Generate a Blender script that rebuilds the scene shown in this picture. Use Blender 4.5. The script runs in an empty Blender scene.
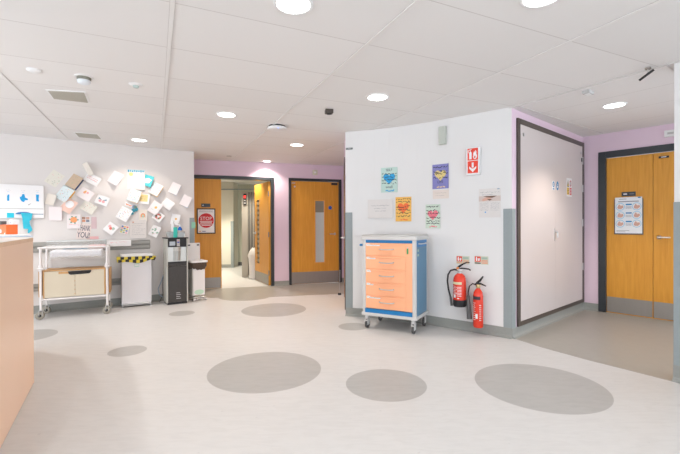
import bpy, bmesh, math, random
from mathutils import Vector, Matrix
random.seed(7)
SC = bpy.context.scene
COL = SC.collection
PI = math.pi
# ------------------------------------------------------------------ camera
FPX, PITCH, ROLL, CAMH, CEIL = 396.0, -0.0053, -0.0041, 1.184, 2.396
_f = Vector((0, math.cos(PITCH), math.sin(PITCH))); _u0 = Vector((0, -math.sin(PITCH), math.cos(PITCH))); _r0 = Vector((1, 0, 0))
_r = _r0 * math.cos(ROLL) + _u0 * math.sin(ROLL); _u = _r0 * -math.sin(ROLL) + _u0 * math.cos(ROLL)
EYE = Vector((0, 0, CAMH))
cd = bpy.data.cameras.new('camera'); cam = bpy.data.objects.new('camera', cd); COL.objects.link(cam)
cd.sensor_width = 36; cd.lens = FPX / 680 * 36; cd.clip_start = .05; cd.clip_end = 100
m = Matrix((_r, _u, -_f)).transposed().to_4x4(); m.translation = EYE; cam.matrix_world = m
SC.camera = cam
# ------------------------------------------------------------------ world, exposure
w = bpy.data.worlds.new('world'); SC.world = w; w.use_nodes = True
w.node_tree.nodes['Background'].inputs[0].default_value = (.86, .92, 1, 1)
w.node_tree.nodes['Background'].inputs[1].default_value = 2.35
SC.view_settings.view_transform = 'Standard'; SC.view_settings.look = 'None'
SC.view_settings.gamma = 1; SC.view_settings.use_curve_mapping = False
SC.view_settings.exposure = 0.73
SPOT_W = 37.0; LAMP_COL = (1, .87, .76); LAMP_COOL = (1, .965, .94)

# ------------------------------------------------------------------ helpers
def ray(x, y): return _f + _r * ((x - 340) / FPX) + _u * ((227 - y) / FPX)
def atz(x, y, z): d = ray(x, y); return EYE + d * ((z - CAMH) / d.z)
def fl(x, y): return atz(x, y, 0)
def ce(x, y): return atz(x, y, CEIL)
class Wall:
    """a vertical wall face: origin P, direction D to the right as seen from the room"""
    def __init__(s, P, D):
        s.P = Vector((P[0], P[1], 0)); s.D = Vector((D[0], D[1], 0)).normalized(); s.N = Vector((s.D.y, -s.D.x, 0)); s.a = math.atan2(s.D.y, s.D.x)
    def at(s, x, y):
        d = ray(x, y); t = (s.P - EYE).dot(s.N) / d.dot(s.N); q = EYE + d * t
        return (q - s.P).dot(s.D), q.z
    def w(s, a, z, off=0): v = s.P + s.D * a + s.N * off; v.z = z; return v
WL = Wall((-4.45, 5.15), (2, 1.35))
WF = Wall((-1.3, 7.72), (1, .33))
WA = Wall((1.78, 4.1), (1.59, 1.395))
WB = Wall((3.37, 5.495), (.64, -.735))
WP = Wall((1.78, 4.1), (.72, -.59))
WR = Wall((2.515, 2.98), (.5, -.86))
CURVE = [(.075, 5.17), (.25, 5.115), (.44, 5.045), (.62, 4.965), (.78, 4.88), (.93, 4.785), (1.07, 4.682), (1.78, 4.1)]
def curve_frame(x, y, w):
    """a flat frame touching the curved wall at both edges of a sheet of width w"""
    W, s, z = curve_wall(x, y); c = W.w(s, 0); best = []
    P = [Vector((a[0], a[1], 0)) for a in CURVE]
    def along(d):
        for k in range(len(P)-1):
            if (c-P[k]).dot((P[k+1]-P[k]).normalized()) <= (P[k+1]-P[k]).length+1e-4 or k == len(P)-2: break
        q = c.copy(); i = k; left = abs(d); sg = 1 if d > 0 else -1
        while left > 1e-6:
            t = P[i+1] if sg > 0 else P[i]; L = (t-q).length
            if L >= left or (sg > 0 and i == len(P)-2) or (sg < 0 and i == 0): return q + (P[i+1]-P[i]).normalized()*sg*left
            q = t; left -= L; i += sg
        return q
    a, b = along(-w/2), along(w/2)
    return Wall(a, ((b-a).x, (b-a).y)), (b-a).length/2, z
def curve_wall(x, y):
    """the wall frame of the piece of the curved wall that holds this point, and the place on it"""
    for a, b in zip(CURVE, CURVE[1:]):
        W = Wall(a, (b[0]-a[0], b[1]-a[1])); L = math.hypot(b[0]-a[0], b[1]-a[1])
        s, z = W.at(x, y)
        if s <= L + 1e-3: return W, s, z
    return W, s, z

_M = {}
def mat(name, col, rough=.6, metal=0, var=.04, scale=8, bump=0, emit=None, estr=0, alpha=1, trans=0, spec=.4, stretch=None):
    if name in _M: return _M[name]
    m = bpy.data.materials.new(name); m.use_nodes = True; nt = m.node_tree; b = nt.nodes['Principled BSDF']
    b.inputs['Roughness'].default_value = rough; b.inputs['Metallic'].default_value = metal
    b.inputs['Specular IOR Level'].default_value = spec
    tc = nt.nodes.new('ShaderNodeTexCoord'); mp = nt.nodes.new('ShaderNodeMapping'); n = nt.nodes.new('ShaderNodeTexNoise')
    nt.links.new(tc.outputs['Object'], mp.inputs[0]); nt.links.new(mp.outputs[0], n.inputs['Vector'])
    mp.inputs['Scale'].default_value = stretch or (1, 1, 1)
    n.inputs['Scale'].default_value = scale; n.inputs['Detail'].default_value = 3
    r = nt.nodes.new('ShaderNodeMix'); r.data_type = 'RGBA'
    nt.links.new(n.outputs['Fac'], r.inputs[0])
    r.inputs[6].default_value = tuple(max(0, c*(1-var)) for c in col) + (1,)
    r.inputs[7].default_value = tuple(min(1, c*(1+var)) for c in col) + (1,)
    nt.links.new(r.outputs[2], b.inputs['Base Color'])
    if bump:
        bp = nt.nodes.new('ShaderNodeBump'); bp.inputs['Strength'].default_value = bump; bp.inputs['Distance'].default_value = .01
        nt.links.new(n.outputs['Fac'], bp.inputs['Height']); nt.links.new(bp.outputs[0], b.inputs['Normal'])
    if emit: b.inputs['Emission Color'].default_value = (*emit, 1); b.inputs['Emission Strength'].default_value = estr
    b.inputs['Alpha'].default_value = alpha; b.inputs['Transmission Weight'].default_value = trans
    _M[name] = m; return m
def wood(name, c1, c2, scale=14, rough=.42):
    if name in _M: return _M[name]
    m = bpy.data.materials.new(name); m.use_nodes = True; nt = m.node_tree; b = nt.nodes['Principled BSDF']
    b.inputs['Roughness'].default_value = rough; b.inputs['Specular IOR Level'].default_value = .35
    tc = nt.nodes.new('ShaderNodeTexCoord'); mp = nt.nodes.new('ShaderNodeMapping'); mp.inputs['Scale'].default_value = (1, 1, .06)
    n = nt.nodes.new('ShaderNodeTexNoise'); n.inputs['Scale'].default_value = scale*3; n.inputs['Detail'].default_value = 5; n.inputs['Distortion'].default_value = .6
    r = nt.nodes.new('ShaderNodeValToRGB'); r.color_ramp.elements[0].position = .3; r.color_ramp.elements[1].position = .72
    r.color_ramp.elements[0].color = (*c1, 1); r.color_ramp.elements[1].color = (*c2, 1)
    L = nt.links.new; L(tc.outputs['Object'], mp.inputs[0]); L(mp.outputs[0], n.inputs['Vector']); L(n.outputs['Fac'], r.inputs[0]); L(r.outputs[0], b.inputs['Base Color'])
    _M[name] = m; return m

class MB:
    """collects shapes and links them as one mesh object"""
    def __init__(s): s.v = []; s.f = []; s.m = []; s.sm = []; s.mats = []
    def mi(s, m):
        if m not in s.mats: s.mats.append(m)
        return s.mats.index(m)
    def add(s, vs, fs, m, smooth=False):
        o = len(s.v); s.v += [tuple(v) for v in vs]; k = s.mi(m)
        for f in fs: s.f.append([i+o for i in f]); s.m.append(k); s.sm.append(smooth)
        return s
    def box(s, x0, x1, y0, y1, z0, z1, m, ch=0):
        if ch:   # chamfered box: all twelve edges cut
            X, Y, Z = (x0, x1), (y0, y1), (z0, z1); bm = bmesh.new()
            vs = [bm.verts.new((x, y, z)) for x in X for y in Y for z in Z]
            for q in ((0,1,3,2),(4,6,7,5),(0,4,5,1),(2,3,7,6),(0,2,6,4),(1,5,7,3)): bm.faces.new([vs[i] for i in q])
            bmesh.ops.bevel(bm, geom=bm.edges[:], offset=ch, segments=2, affect='EDGES', profile=.5)
            bmesh.ops.recalc_face_normals(bm, faces=bm.faces[:])
            bm.verts.index_update(); s.add([v.co[:] for v in bm.verts], [[v.index for v in f.verts] for f in bm.faces], m); bm.free(); return s
        vs = [(x, y, z) for x in (x0, x1) for y in (y0, y1) for z in (z0, z1)]
        return s.add(vs, [(0,1,3,2),(4,6,7,5),(0,4,5,1),(2,3,7,6),(0,2,6,4),(1,5,7,3)], m)
    def prism(s, pts, z0, z1, m, side=None):
        """vertical prism over a plan polygon (counter-clockwise); side: one material per side face"""
        n = len(pts); vs = [(p[0], p[1], z0) for p in pts] + [(p[0], p[1], z1) for p in pts]
        s.add(vs, [tuple(reversed(range(n))), tuple(range(n, 2*n))], m)
        for i in range(n):
            j = (i+1) % n; s.add([vs[i], vs[j], vs[n+j], vs[n+i]], [(0,1,2,3)], side[i] if side else m)
        return s
    def plate(s, pts, y0, y1, m):
        """extrude an outline in the xz plane from y0 to y1"""
        n = len(pts); vs = [(p[0], y0, p[1]) for p in pts] + [(p[0], y1, p[1]) for p in pts]
        fs = [tuple(range(n)), tuple(reversed(range(n, 2*n)))] + [(i, n+i, n+(i+1) % n, (i+1) % n) for i in range(n)]
        return s.add(vs, fs, m)
    def flat(s, pts, y, m): return s.add([(p[0], y, p[1]) for p in pts], [tuple(range(len(pts)))], m)
    def disc(s, cx, cz, r, y, m, n=20, rz=None): return s.flat([(cx + r*math.cos(2*PI*i/n), cz + (rz or r)*math.sin(2*PI*i/n)) for i in range(n)], y, m)
    def rect(s, x0, x1, z0, z1, y, m): return s.flat([(x0,z0),(x1,z0),(x1,z1),(x0,z1)], y, m)
    def lathe(s, prof, m, c=(0,0,0), n=24, axis='z'):
        vs = []; fs = []; k = len(prof)
        for i in range(n):
            a = 2*PI*i/n
            for r, h in prof:
                if axis == 'z': vs.append((c[0]+r*math.cos(a), c[1]+r*math.sin(a), c[2]+h))
                elif axis == 'y': vs.append((c[0]+r*math.cos(a), c[1]+h, c[2]-r*math.sin(a)))
                else: vs.append((c[0]+h, c[1]+r*math.cos(a), c[2]+r*math.sin(a)))
        for i in range(n):
            j = (i+1) % n
            for q in range(k-1): fs.append((i*k+q, j*k+q, j*k+q+1, i*k+q+1))
        s.add(vs, fs, m, True)
        for q, rev in ((0, True), (k-1, False)):
            if prof[q][0] > 1e-6:
                ids = [vs[i*k+q] for i in range(n)]; s.add(ids, [tuple(reversed(range(n))) if rev else tuple(range(n))], m)
        return s
    def cyl(s, c, r, h, m, n=20, axis='z'): return s.lathe([(r, 0), (r, h)], m, c, n, axis)
    def tube(s, pts, r, m, n=8, closed=False):
        P = [Vector(p) for p in pts]; N = len(P); vs = []; fs = []; up = None
        for i, p in enumerate(P):
            a = P[i-1] if (i > 0 or closed) else p; b = P[(i+1) % N] if (i < N-1 or closed) else p
            t = (b-a).normalized()
            if up is None: up = t.orthogonal().normalized()
            up = (up - t*up.dot(t)); up = up.normalized() if up.length > 1e-6 else t.orthogonal().normalized()
            sd = t.cross(up); rr = r[i] if isinstance(r, (list, tuple)) else r
            for k in range(n): a_ = 2*PI*k/n; vs.append(p + (up*math.cos(a_) + sd*math.sin(a_))*rr)
        for i in range(N if closed else N-1):
            j = (i+1) % N
            for k in range(n): fs.append((i*n+k, i*n+(k+1) % n, j*n+(k+1) % n, j*n+k))
        s.add(vs, fs, m, True)
        if not closed: s.add(vs[:n], [tuple(reversed(range(n)))], m); s.add(vs[-n:], [tuple(range(n))], m)
        return s
    def text(s, t, cx, cz, h, y, m, maxw=None, rot=0):
        vs, ps, bw, bh = font_mesh(t)
        k = h / bh; kx = min(k, maxw / bw) if maxw else k; c, q = math.cos(rot), math.sin(rot)
        out = []
        for a, b in vs: a, b = (a-.5*bw)*kx, (b-.5*bh)*k; out.append((cx + a*c - b*q, y, cz + a*q + b*c))
        return s.add(out, ps, m)
    def build(s, name, parent=None, loc=None, rz=0, bevel=0, mw=None):
        me = bpy.data.meshes.new(name); me.from_pydata(s.v, [], s.f)
        for mm in s.mats: me.materials.append(mm)
        for p, k, q in zip(me.polygons, s.m, s.sm): p.material_index = k; p.use_smooth = q
        me.update(); o = bpy.data.objects.new(name, me); COL.objects.link(o)
        if parent: o.parent = parent
        if loc is not None: o.location = loc
        if rz: o.rotation_euler = (0, 0, rz)
        if mw is not None: o.matrix_world = mw
        if bevel:
            b = o.modifiers.new('bevel', 'BEVEL'); b.width = bevel; b.segments = 2; b.limit_method = 'ANGLE'
        return o
_F = {}
def font_mesh(t):
    if t in _F: return _F[t]
    c = bpy.data.curves.new('t', 'FONT'); c.body = t; c.size = 1; c.resolution_u = 3
    o = bpy.data.objects.new('t', c); COL.objects.link(o); dg = bpy.context.evaluated_depsgraph_get()
    me = bpy.data.meshes.new_from_object(o.evaluated_get(dg)); xs = [v.co.x for v in me.vertices]; ys = [v.co.y for v in me.vertices]
    x0, y0 = min(xs), min(ys); vs = [(v.co.x-x0, v.co.y-y0) for v in me.vertices]; ps = [tuple(p.vertices) for p in me.polygons]
    bpy.data.objects.remove(o); bpy.data.curves.remove(c); bpy.data.meshes.remove(me)
    _F[t] = (vs, ps, max(xs)-x0, max(ys)-y0); return _F[t]
def thing(name, label, cat, loc, rz=0, group=None):
    o = bpy.data.objects.new(name, None); COL.objects.link(o); o.empty_display_size = .1
    o.location = loc; o.rotation_euler = (0, 0, rz); return tag(o, label, cat, group)
def tag(o, label, cat, group=None):
    o['label'] = label; o['category'] = cat
    if group: o['group'] = group
    return o
def struct(o): o['kind'] = 'structure'; return o

# ------------------------------------------------------------------ materials
WHITE = mat('wall_white', (.74, .735, .73), .65, var=.015, scale=3, spec=.25)
LWHITE = mat('wall_white_left', (.72, .69, .67), .65, var=.015, scale=3, spec=.25)
LILAC = mat('wall_lilac', (.735, .58, .68), .6, var=.02, scale=4, spec=.25)
GUARD = mat('guard_grey', (.285, .325, .33), .5, var=.05, scale=60)
SKIRT = mat('skirting_vinyl', (.29, .30, .28), .5, var=.06, scale=40)
RAILG = mat('rail_grey', (.33, .325, .30), .5, var=.04, scale=20)
DARK = mat('frame_dark', (.030, .036, .042), .32, var=.1, scale=10)
DARKBR = mat('frame_darkbrown', (.075, .06, .05), .35, var=.1, scale=10)
OAK = wood('oak_veneer', (.62, .27, .03), (.72, .34, .045))
OAKE = wood('oak_edge', (.70, .32, .06), (.80, .40, .08))
KICK = mat('kick_plate', (.31, .29, .265), .42, metal=.55, var=.06, scale=30, stretch=(1, 1, .1))
STEEL = mat('brushed_steel', (.62, .62, .62), .3, metal=.9, var=.05, scale=50)
PLW = mat('plastic_white', (.80, .80, .80), .4, var=.01)
ENAM = mat('enamel_white', (.78, .75, .74), .35, var=.01)
PLG = mat('plastic_grey', (.50, .50, .49), .45, var=.03)
BLK = mat('rubber_black', (.02, .02, .022), .5, var=.1)
DGREY = mat('rubber_grey', (.10, .10, .10), .6, var=.1)
PAPER = mat('paper_white', (.84, .83, .83), .7, var=.01)
CREAM = mat('paper_cream', (.76, .70, .62), .7, var=.03, scale=20)
FROST = mat('frosted_glass', (.52, .58, .57), .3, var=.05, scale=3)
FROSTD = mat('clear_glass_dim', (.26, .25, .20), .12, var=.1, scale=3)
INK = mat('ink_black', (.03, .03, .04), .6)
INKG = mat('ink_grey', (.30, .30, .32), .6)
RED = mat('signal_red', (.78, .055, .025), .4, var=.02)
def C(name, *c): return mat('colour_' + name, c, .6, var=.02)

# ------------------------------------------------------------------ floor
def mask_nodes(nt):
    L = nt.links.new
    def val(op, a, b=None, c=None):
        n = nt.nodes.new('ShaderNodeMath'); n.operation = op
        for i, q in enumerate((a, b, c)):
            if q is None: continue
            if isinstance(q, (int, float)): n.inputs[i].default_value = q
            else: L(q, n.inputs[i])
        return n.outputs[0]
    return L, val
def floor_material():
    m = bpy.data.materials.new('vinyl_floor'); m.use_nodes = True; nt = m.node_tree; b = nt.nodes['Principled BSDF']
    L, val = mask_nodes(nt)
    g = nt.nodes.new('ShaderNodeNewGeometry'); sp = nt.nodes.new('ShaderNodeSeparateXYZ'); L(g.outputs['Position'], sp.inputs[0])
    x, y = sp.outputs[0], sp.outputs[1]; tot = None
    for cx, cy, r in [(-.616,3.237,.455),(.337,2.94,.298),(1.46,2.903,.45),(-.93,5.552,.447),(-2.015,3.74,.166),(-2.138,5.339,.163),(.148,4.607,.171),(-3.38,4.27,.27)]:
        d = val('SQRT', val('ADD', val('POWER', val('SUBTRACT', x, cx), 2), val('POWER', val('SUBTRACT', y, cy), 2)))
        k = val('LESS_THAN', d, r); tot = k if tot is None else val('MAXIMUM', tot, k)
    n1 = nt.nodes.new('ShaderNodeTexNoise'); n1.inputs['Scale'].default_value = 14; n1.inputs['Detail'].default_value = 6; n1.inputs['Distortion'].default_value = 1
    mp = nt.nodes.new('ShaderNodeMapping'); mp.inputs['Rotation'].default_value = (0, 0, .4); mp.inputs['Scale'].default_value = (.5, 2, 1)
    L(g.outputs['Position'], mp.inputs[0]); L(mp.outputs[0], n1.inputs['Vector'])
    r1 = nt.nodes.new('ShaderNodeValToRGB'); L(n1.outputs['Fac'], r1.inputs[0])
    e = r1.color_ramp.elements; e[0].position = .3; e[0].color = (.555, .55, .54, 1); e[1].position = .6; e[1].color = (.59, .585, .575, 1)
    v = nt.nodes.new('ShaderNodeTexNoise'); v.inputs['Scale'].default_value = 26; v.inputs['Detail'].default_value = 2; L(g.outputs['Position'], v.inputs['Vector'])
    fleck = val('MULTIPLY', val('GREATER_THAN', v.outputs['Fac'], .73), .35)
    m0 = nt.nodes.new('ShaderNodeMix'); m0.data_type = 'RGBA'; L(fleck, m0.inputs[0]); L(r1.outputs[0], m0.inputs[6]); m0.inputs[7].default_value = (.42, .42, .43, 1)
    r2 = nt.nodes.new('ShaderNodeValToRGB'); L(n1.outputs['Fac'], r2.inputs[0])
    e = r2.color_ramp.elements; e[0].position = .3; e[0].color = (.375, .37, .358, 1); e[1].position = .6; e[1].color = (.405, .40, .388, 1)
    m1 = nt.nodes.new('ShaderNodeMix'); m1.data_type = 'RGBA'; L(tot, m1.inputs[0]); L(m0.outputs[2], m1.inputs[6]); L(r2.outputs[0], m1.inputs[7])
    L(m1.outputs[2], b.inputs['Base Color']); b.inputs['Roughness'].default_value = .38; b.inputs['Specular IOR Level'].default_value = .3
    return m
struct(MB().box(-7, 7, -5, 14, -.05, 0, floor_material()).build('floor'))
FG = mat('vinyl_greige', (.35, .335, .30), .35, var=.06, scale=12)
# greige floor of the door recess on the right
a = [(1.775, 4.15), (1.925, 3.81), (2.16, 3.42), (2.49, 2.96), (3.5, 1.3), (6, 1.3), (6, 6), (3.3, 6)]
struct(MB().prism(a, .0004, .0018, FG).build('floor'))
# grey band in front of the doors at the far end, with one round lobe
pts = [(-2.75, 6.48), (-2.2, 6.475), (-1.95, 6.48)]
pts += [(-1.585 + .43*math.cos(t), 6.60 + .40*math.sin(t)) for t in [PI*1.08 + i*PI*.84/12 for i in range(13)]]
pts += [(-1.13, 6.53), (-.84, 6.6), (.07, 6.79), (.07, 8.16), (-1.29, 7.73), (-2.9, 7.19)]
struct(MB().prism(pts, .0004, .0018, mat('vinyl_grey_far', (.35, .335, .30), .35, var=.05, scale=12)).build('floor'))

# ------------------------------------------------------------------ ceiling
def ceiling_material(name, ang, ox, oy, across):
    m = bpy.data.materials.new(name); m.use_nodes = True; nt = m.node_tree; b = nt.nodes['Principled BSDF']; L, val = mask_nodes(nt)
    g = nt.nodes.new('ShaderNodeNewGeometry'); sp = nt.nodes.new('ShaderNodeSeparateXYZ'); L(g.outputs['Position'], sp.inputs[0])
    x = val('SUBTRACT', sp.outputs[0], ox); y = val('SUBTRACT', sp.outputs[1], oy)
    c, s = math.cos(ang), math.sin(ang)
    u = val('ADD', val('MULTIPLY', x, c), val('MULTIPLY', y, s)); v = val('ADD', val('MULTIPLY', x, -s), val('MULTIPLY', y, c))
    q = v if across else u
    fr = val('FRACT', val('ADD', val('DIVIDE', q, .6), .5)); d = val('MULTIPLY', val('ABSOLUTE', val('SUBTRACT', fr, .5)), .6)
    k = val('LESS_THAN', d, .0035)
    wn = nt.nodes.new('ShaderNodeTexWhiteNoise'); wn.noise_dimensions = '2D'; cb = nt.nodes.new('ShaderNodeCombineXYZ')
    L(val('FLOOR', val('DIVIDE', q, .6)), cb.inputs[0]); L(val('FLOOR', val('DIVIDE', u if across else v, 1.2)), cb.inputs[1]); L(cb.outputs[0], wn.inputs['Vector'])
    r = nt.nodes.new('ShaderNodeMix'); r.data_type = 'RGBA'; L(wn.outputs['Value'], r.inputs[0])
    r.inputs[6].default_value = (.79, .775, .765, 1); r.inputs[7].default_value = (.82, .805, .795, 1)
    r2 = nt.nodes.new('ShaderNodeMix'); r2.data_type = 'RGBA'; L(k, r2.inputs[0]); L(r.outputs[2], r2.inputs[6]); r2.inputs[7].default_value = (.63, .605, .59, 1)
    L(r2.outputs[2], b.inputs['Base Color']); b.inputs['Roughness'].default_value = .8; b.inputs['Specular IOR Level'].default_value = .1
    return m
TH, GX, GY = .4354, -.9052, 2.1587
struct(MB().box(-7, 7, -5, 14, CEIL, CEIL+.05, ceiling_material('ceiling_tiles', TH, GX, GY, True)).build('ceiling'))
TA = math.radians(36.3)
struct(MB().prism([(1.78, 4.1), (2.52, 2.97), (3.6, 1.1), (6, 1.1), (6, 7), (3.5, 7), (3.37, 5.5)], CEIL-.0095, CEIL-.0005, ceiling_material('ceiling_tiles_recess', TA, 2.681, 4.654, False)).build('ceiling'))
TBAR = mat('ceiling_bar', (.80, .785, .77), .6, var=.02); TEDGE = mat('ceiling_bar_edge', (.62, .595, .58), .6, var=.02)
av = Vector((-math.sin(TH), math.cos(TH), 0)); bv = Vector((math.cos(TH), math.sin(TH), 0))
for n, i in enumerate(range(-4, 6)):      # main runners of the ceiling grid
    o = MB(); o.box(-.015, .015, -7, 8, 0, .0015, TEDGE); o.box(-.012, .012, -7, 8, -.004, 0, TBAR)
    o = o.build('trim_%d' % (n+1)); o.location = Vector((GX, GY, CEIL-.0025)) + bv*1.2*i; o.rotation_euler = (0, 0, TH); struct(o)
o = MB().tube([(1.75, 4.14, CEIL-.005), (2.53, 2.95, CEIL-.005)], .007, TEDGE, 6).build('trim_11'); struct(o)
for n, (p, q) in enumerate([((1.81, 4.03), (3.49, 5.26)), ((2.47, 3.0), (4.4, 4.42))]):
    struct(MB().tube([(*p, CEIL-.0095), (*q, CEIL-.0095)], .006, TEDGE, 6).build('trim_%d' % (12+n)))

# ------------------------------------------------------------------ walls
def wl(s, off=0): v = WL.w(s, 0, off); return (v.x, v.y)
LEND = 2.47
pts = [wl(-3), wl(LEND), (-2.80, 7.26), (-3.3, 7.5), (-6.9, 5.2)]
struct(MB().prism(pts, 0, CEIL, LWHITE, [LWHITE, LWHITE, LILAC, LWHITE, LWHITE]).build('wall_left'))
struct(MB().prism(CURVE + [(3.37, 5.495), (4.2, 6.4), (3.6, 8.8), (.075, 8.35)], 0, CEIL, WHITE, [WHITE]*7 + [LILAC]*5).build('wall_center'))
# far wall with the ward doorway and the single door
o = MB(); TF = .14
o.box(-2.6, -1.95, 0, TF, 0, CEIL, LILAC); o.box(-1.95, .012, 0, TF, 2.10, CEIL, LILAC); o.box(.012, .305, 0, TF, 0, CEIL, LILAC)
o.box(.305, 1.40, 0, TF, 2.10, CEIL, LILAC); o.box(1.40, 1.46, 0, TF, 0, CEIL, LILAC)
struct(o.build('wall_far', loc=WF.P, rz=WF.a))
# recess wall with the double door on the right
o = MB()
o.box(-.02, .19, 0, .14, 0, CEIL, LILAC); o.box(.19, 1.42, 0, .14, 2.14, CEIL, LILAC); o.box(1.42, 2.2, 0, .14, 0, CEIL, LILAC)
struct(o.build('wall_back', loc=WB.P, rz=WB.a))
v0 = WR.w(0, 0); v1 = WR.w(2.2, 0); v2 = WR.w(2.2, 0, -.16); v3 = WR.w(0, 0, -.16)
struct(MB().prism([v0[:2], v1[:2], v2[:2], v3[:2]], 0, CEIL, WHITE, [WHITE, WHITE, WHITE, WHITE]).build('wall_right'))
# the ward beyond the doorway
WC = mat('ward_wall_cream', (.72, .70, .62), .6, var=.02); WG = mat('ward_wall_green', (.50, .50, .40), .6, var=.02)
def seg(xa, da, xb, db): return (((xa-340)/FPX*da, da), ((xb-340)/FPX*db, db))
def slab(name, p, q, t, m, z0=0, z1=CEIL):
    d = Vector((q[0]-p[0], q[1]-p[1])); o = MB().box(0, d.length, 0, t, z0, z1, m).build(name, loc=(p[0], p[1], 0), rz=math.atan2(d.y, d.x)); return struct(o)
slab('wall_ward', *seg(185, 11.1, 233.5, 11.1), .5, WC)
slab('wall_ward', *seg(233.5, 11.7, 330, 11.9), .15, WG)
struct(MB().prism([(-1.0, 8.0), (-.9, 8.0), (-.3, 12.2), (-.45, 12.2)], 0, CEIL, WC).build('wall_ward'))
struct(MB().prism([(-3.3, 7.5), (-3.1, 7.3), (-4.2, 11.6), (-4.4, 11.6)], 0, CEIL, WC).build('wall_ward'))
p, q = seg(231, 11.08, 234.5, 11.08); struct(MB().box(p[0], q[0]-.02, 11.04, 11.12, 0, 1.30, GUARD).build('trim_14'))
p, q = seg(200, 11.06, 233.5, 11.06); struct(MB().box(p[0], q[0], 11.07, 11.12, 0, .09, SKIRT).build('baseboard_ward'))
p, q = seg(234, 11.66, 300, 11.66); struct(MB().box(p[0]+.1, q[0], 11.64, 11.72, 0, .10, DGREY).build('baseboard_ward'))
p, q = seg(200, 11.06, 300, 11.06); struct(MB().box(p[0], q[0], 11.0, 11.06, 2.17, 2.2, GUARD).build('trim_15'))

# skirtings and corner guards
def cove(name, path, h=.105):
    o = MB()
    for a, b in zip(path, path[1:]):
        W = Wall(a, (b[0]-a[0], b[1]-a[1])); L = math.hypot(b[0]-a[0], b[1]-a[1])
        prof = [(-.01, 0), (.035, 0), (.035, .004), (.018, .012), (.008, .03), (.006, h), (-.01, h)]
        A = [W.w(-.004, z, d) for d, z in prof]; B = [W.w(L+.004, z, d) for d, z in prof]; n = len(prof)
        o.add(A + B, [(i, (i+1) % n, n+(i+1) % n, n+i) for i in range(n)] + [tuple(range(n)), tuple(reversed(range(n, 2*n)))], SKIRT)
    return struct(o.build(name))
cove('baseboard_left', [wl(-3), wl(LEND)])
cove('baseboard_center', CURVE)
cove('baseboard_recess', [WA.w(0, 0)[:2], WA.w(2.11, 0)[:2]], .10)
cove('baseboard_back', [WB.w(0, 0)[:2], WB.w(.19, 0)[:2]], .10)
cove('baseboard_back', [WB.w(1.42, 0)[:2], WB.w(2.1, 0)[:2]], .10)
cove('baseboard_far', [WF.w(.012, 0)[:2], WF.w(.305, 0)[:2]], .09)
cove('baseboard_far', [WF.w(1.40, 0)[:2], WF.w(1.45, 0)[:2]], .09)
cove('baseboard_right', [WR.w(0, 0)[:2], WR.w(2.2, 0)[:2]], .12)
def guard(n, W, s0, s1, z0=.1, z1=1.345): return struct(MB().box(s0, s1, -.004, .01, z0, z1, GUARD).build('trim_%d' % n, loc=W.P, rz=W.a))
guard(16, WP, -.085, .003); guard(17, WA, -.003, .075)
W0 = Wall(CURVE[0], (CURVE[1][0]-CURVE[0][0], CURVE[1][1]-CURVE[0][1])); guard(18, W0, -.004, .09)
guard(19, WL, LEND-.075, LEND+.003, z1=1.31); guard(20, WR, -.003, .5, .12, 1.345)
struct(MB().box(-.004, .003, 0, .16, .12, 1.345, GUARD).build('trim_24', loc=WR.P, rz=WR.a))
# crash rails on the left wall
def rail(n, s0, s1, z0, z1):
    o = MB(); h = z1-z0
    o.box(s0, s1, -.012, .005, z0, z1, RAILG); o.box(s0, s1, -.034, -.012, z0+h*.12, z0+h*.42, RAILG); o.box(s0, s1, -.034, -.012, z0+h*.58, z0+h*.88, RAILG)
    return struct(o.build('trim_%d' % n, loc=WL.P, rz=WL.a, bevel=.004))
rail(21, -3, 1.80, .825, .965); rail(22, -3, 1.40, .30, .40)

# ------------------------------------------------------------------ doors
def handle(parent, x, z, y=-.004, d=1, name='handle', m=STEEL):
    o = MB(); o.lathe([(.026, 0), (.026, -.008), (.010, -.012), (.010, -.05)], m, (x, y, z), 16, 'y')
    o.tube([(x, y-.05, z), (x+d*.03, y-.052, z), (x+d*.12, y-.05, z)], .010, m, 8)
    return o.build(name, parent)
def frame_obj(parent, s0, s1, z1, w=.055, m=DARK, y0=-.018, y1=.12, bottom=None, name='door_frame'):
    o = MB(); z0 = bottom or 0
    o.box(s0, s0+w, y0, y1, z0, z1, m); o.box(s1-w, s1, y0, y1, z0, z1, m); o.box(s0+w, s1-w, y0, y1, z1-w, z1, m)
    if bottom is not None: o.box(s0+w, s1-w, y0, y1, z0, z0+w*.8, m)
    return o.build(name, parent, bevel=.003)
# ward double door: left leaf shut, right leaf open
d1 = bpy.data.objects.new('door_1', None); COL.objects.link(d1); d1.location = WF.P; d1.rotation_euler = (0, 0, WF.a); struct(d1)
frame_obj(d1, -1.96, .014, 2.115, .06)
leaf = MB().box(-1.9, -.975, .03, .074, .008, 2.05, OAK).build('door_leaf', d1)
MB().box(-1.89, -.985, .026, .03, .012, .21, KICK).build('kick_plate', leaf)
MB().box(-.975, -.970, .03, .074, .008, 2.05, OAKE).build('edge_strip', leaf)
# open leaf: hinge at the right jamb, swung into the ward
hinge = WF.w(-.045, 0, -.06); A = math.radians(101)
piv = bpy.data.objects.new('door_leaf', None)
free = Vector(((256.6-340)/FPX, 1, 0))
def leafang():
    best = None
    for k in range(60, 150):
        a = WF.a + PI + math.radians(-k) ; q = Vector((hinge.x + .93*math.cos(a), hinge.y + .93*math.sin(a), 0))
        e = abs(q.x/q.y - free.x)
        if best is None or e < best[0]: best = (e, a)
    return best[1]
LA = leafang()
lo = MB(); Lw = .93
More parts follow.
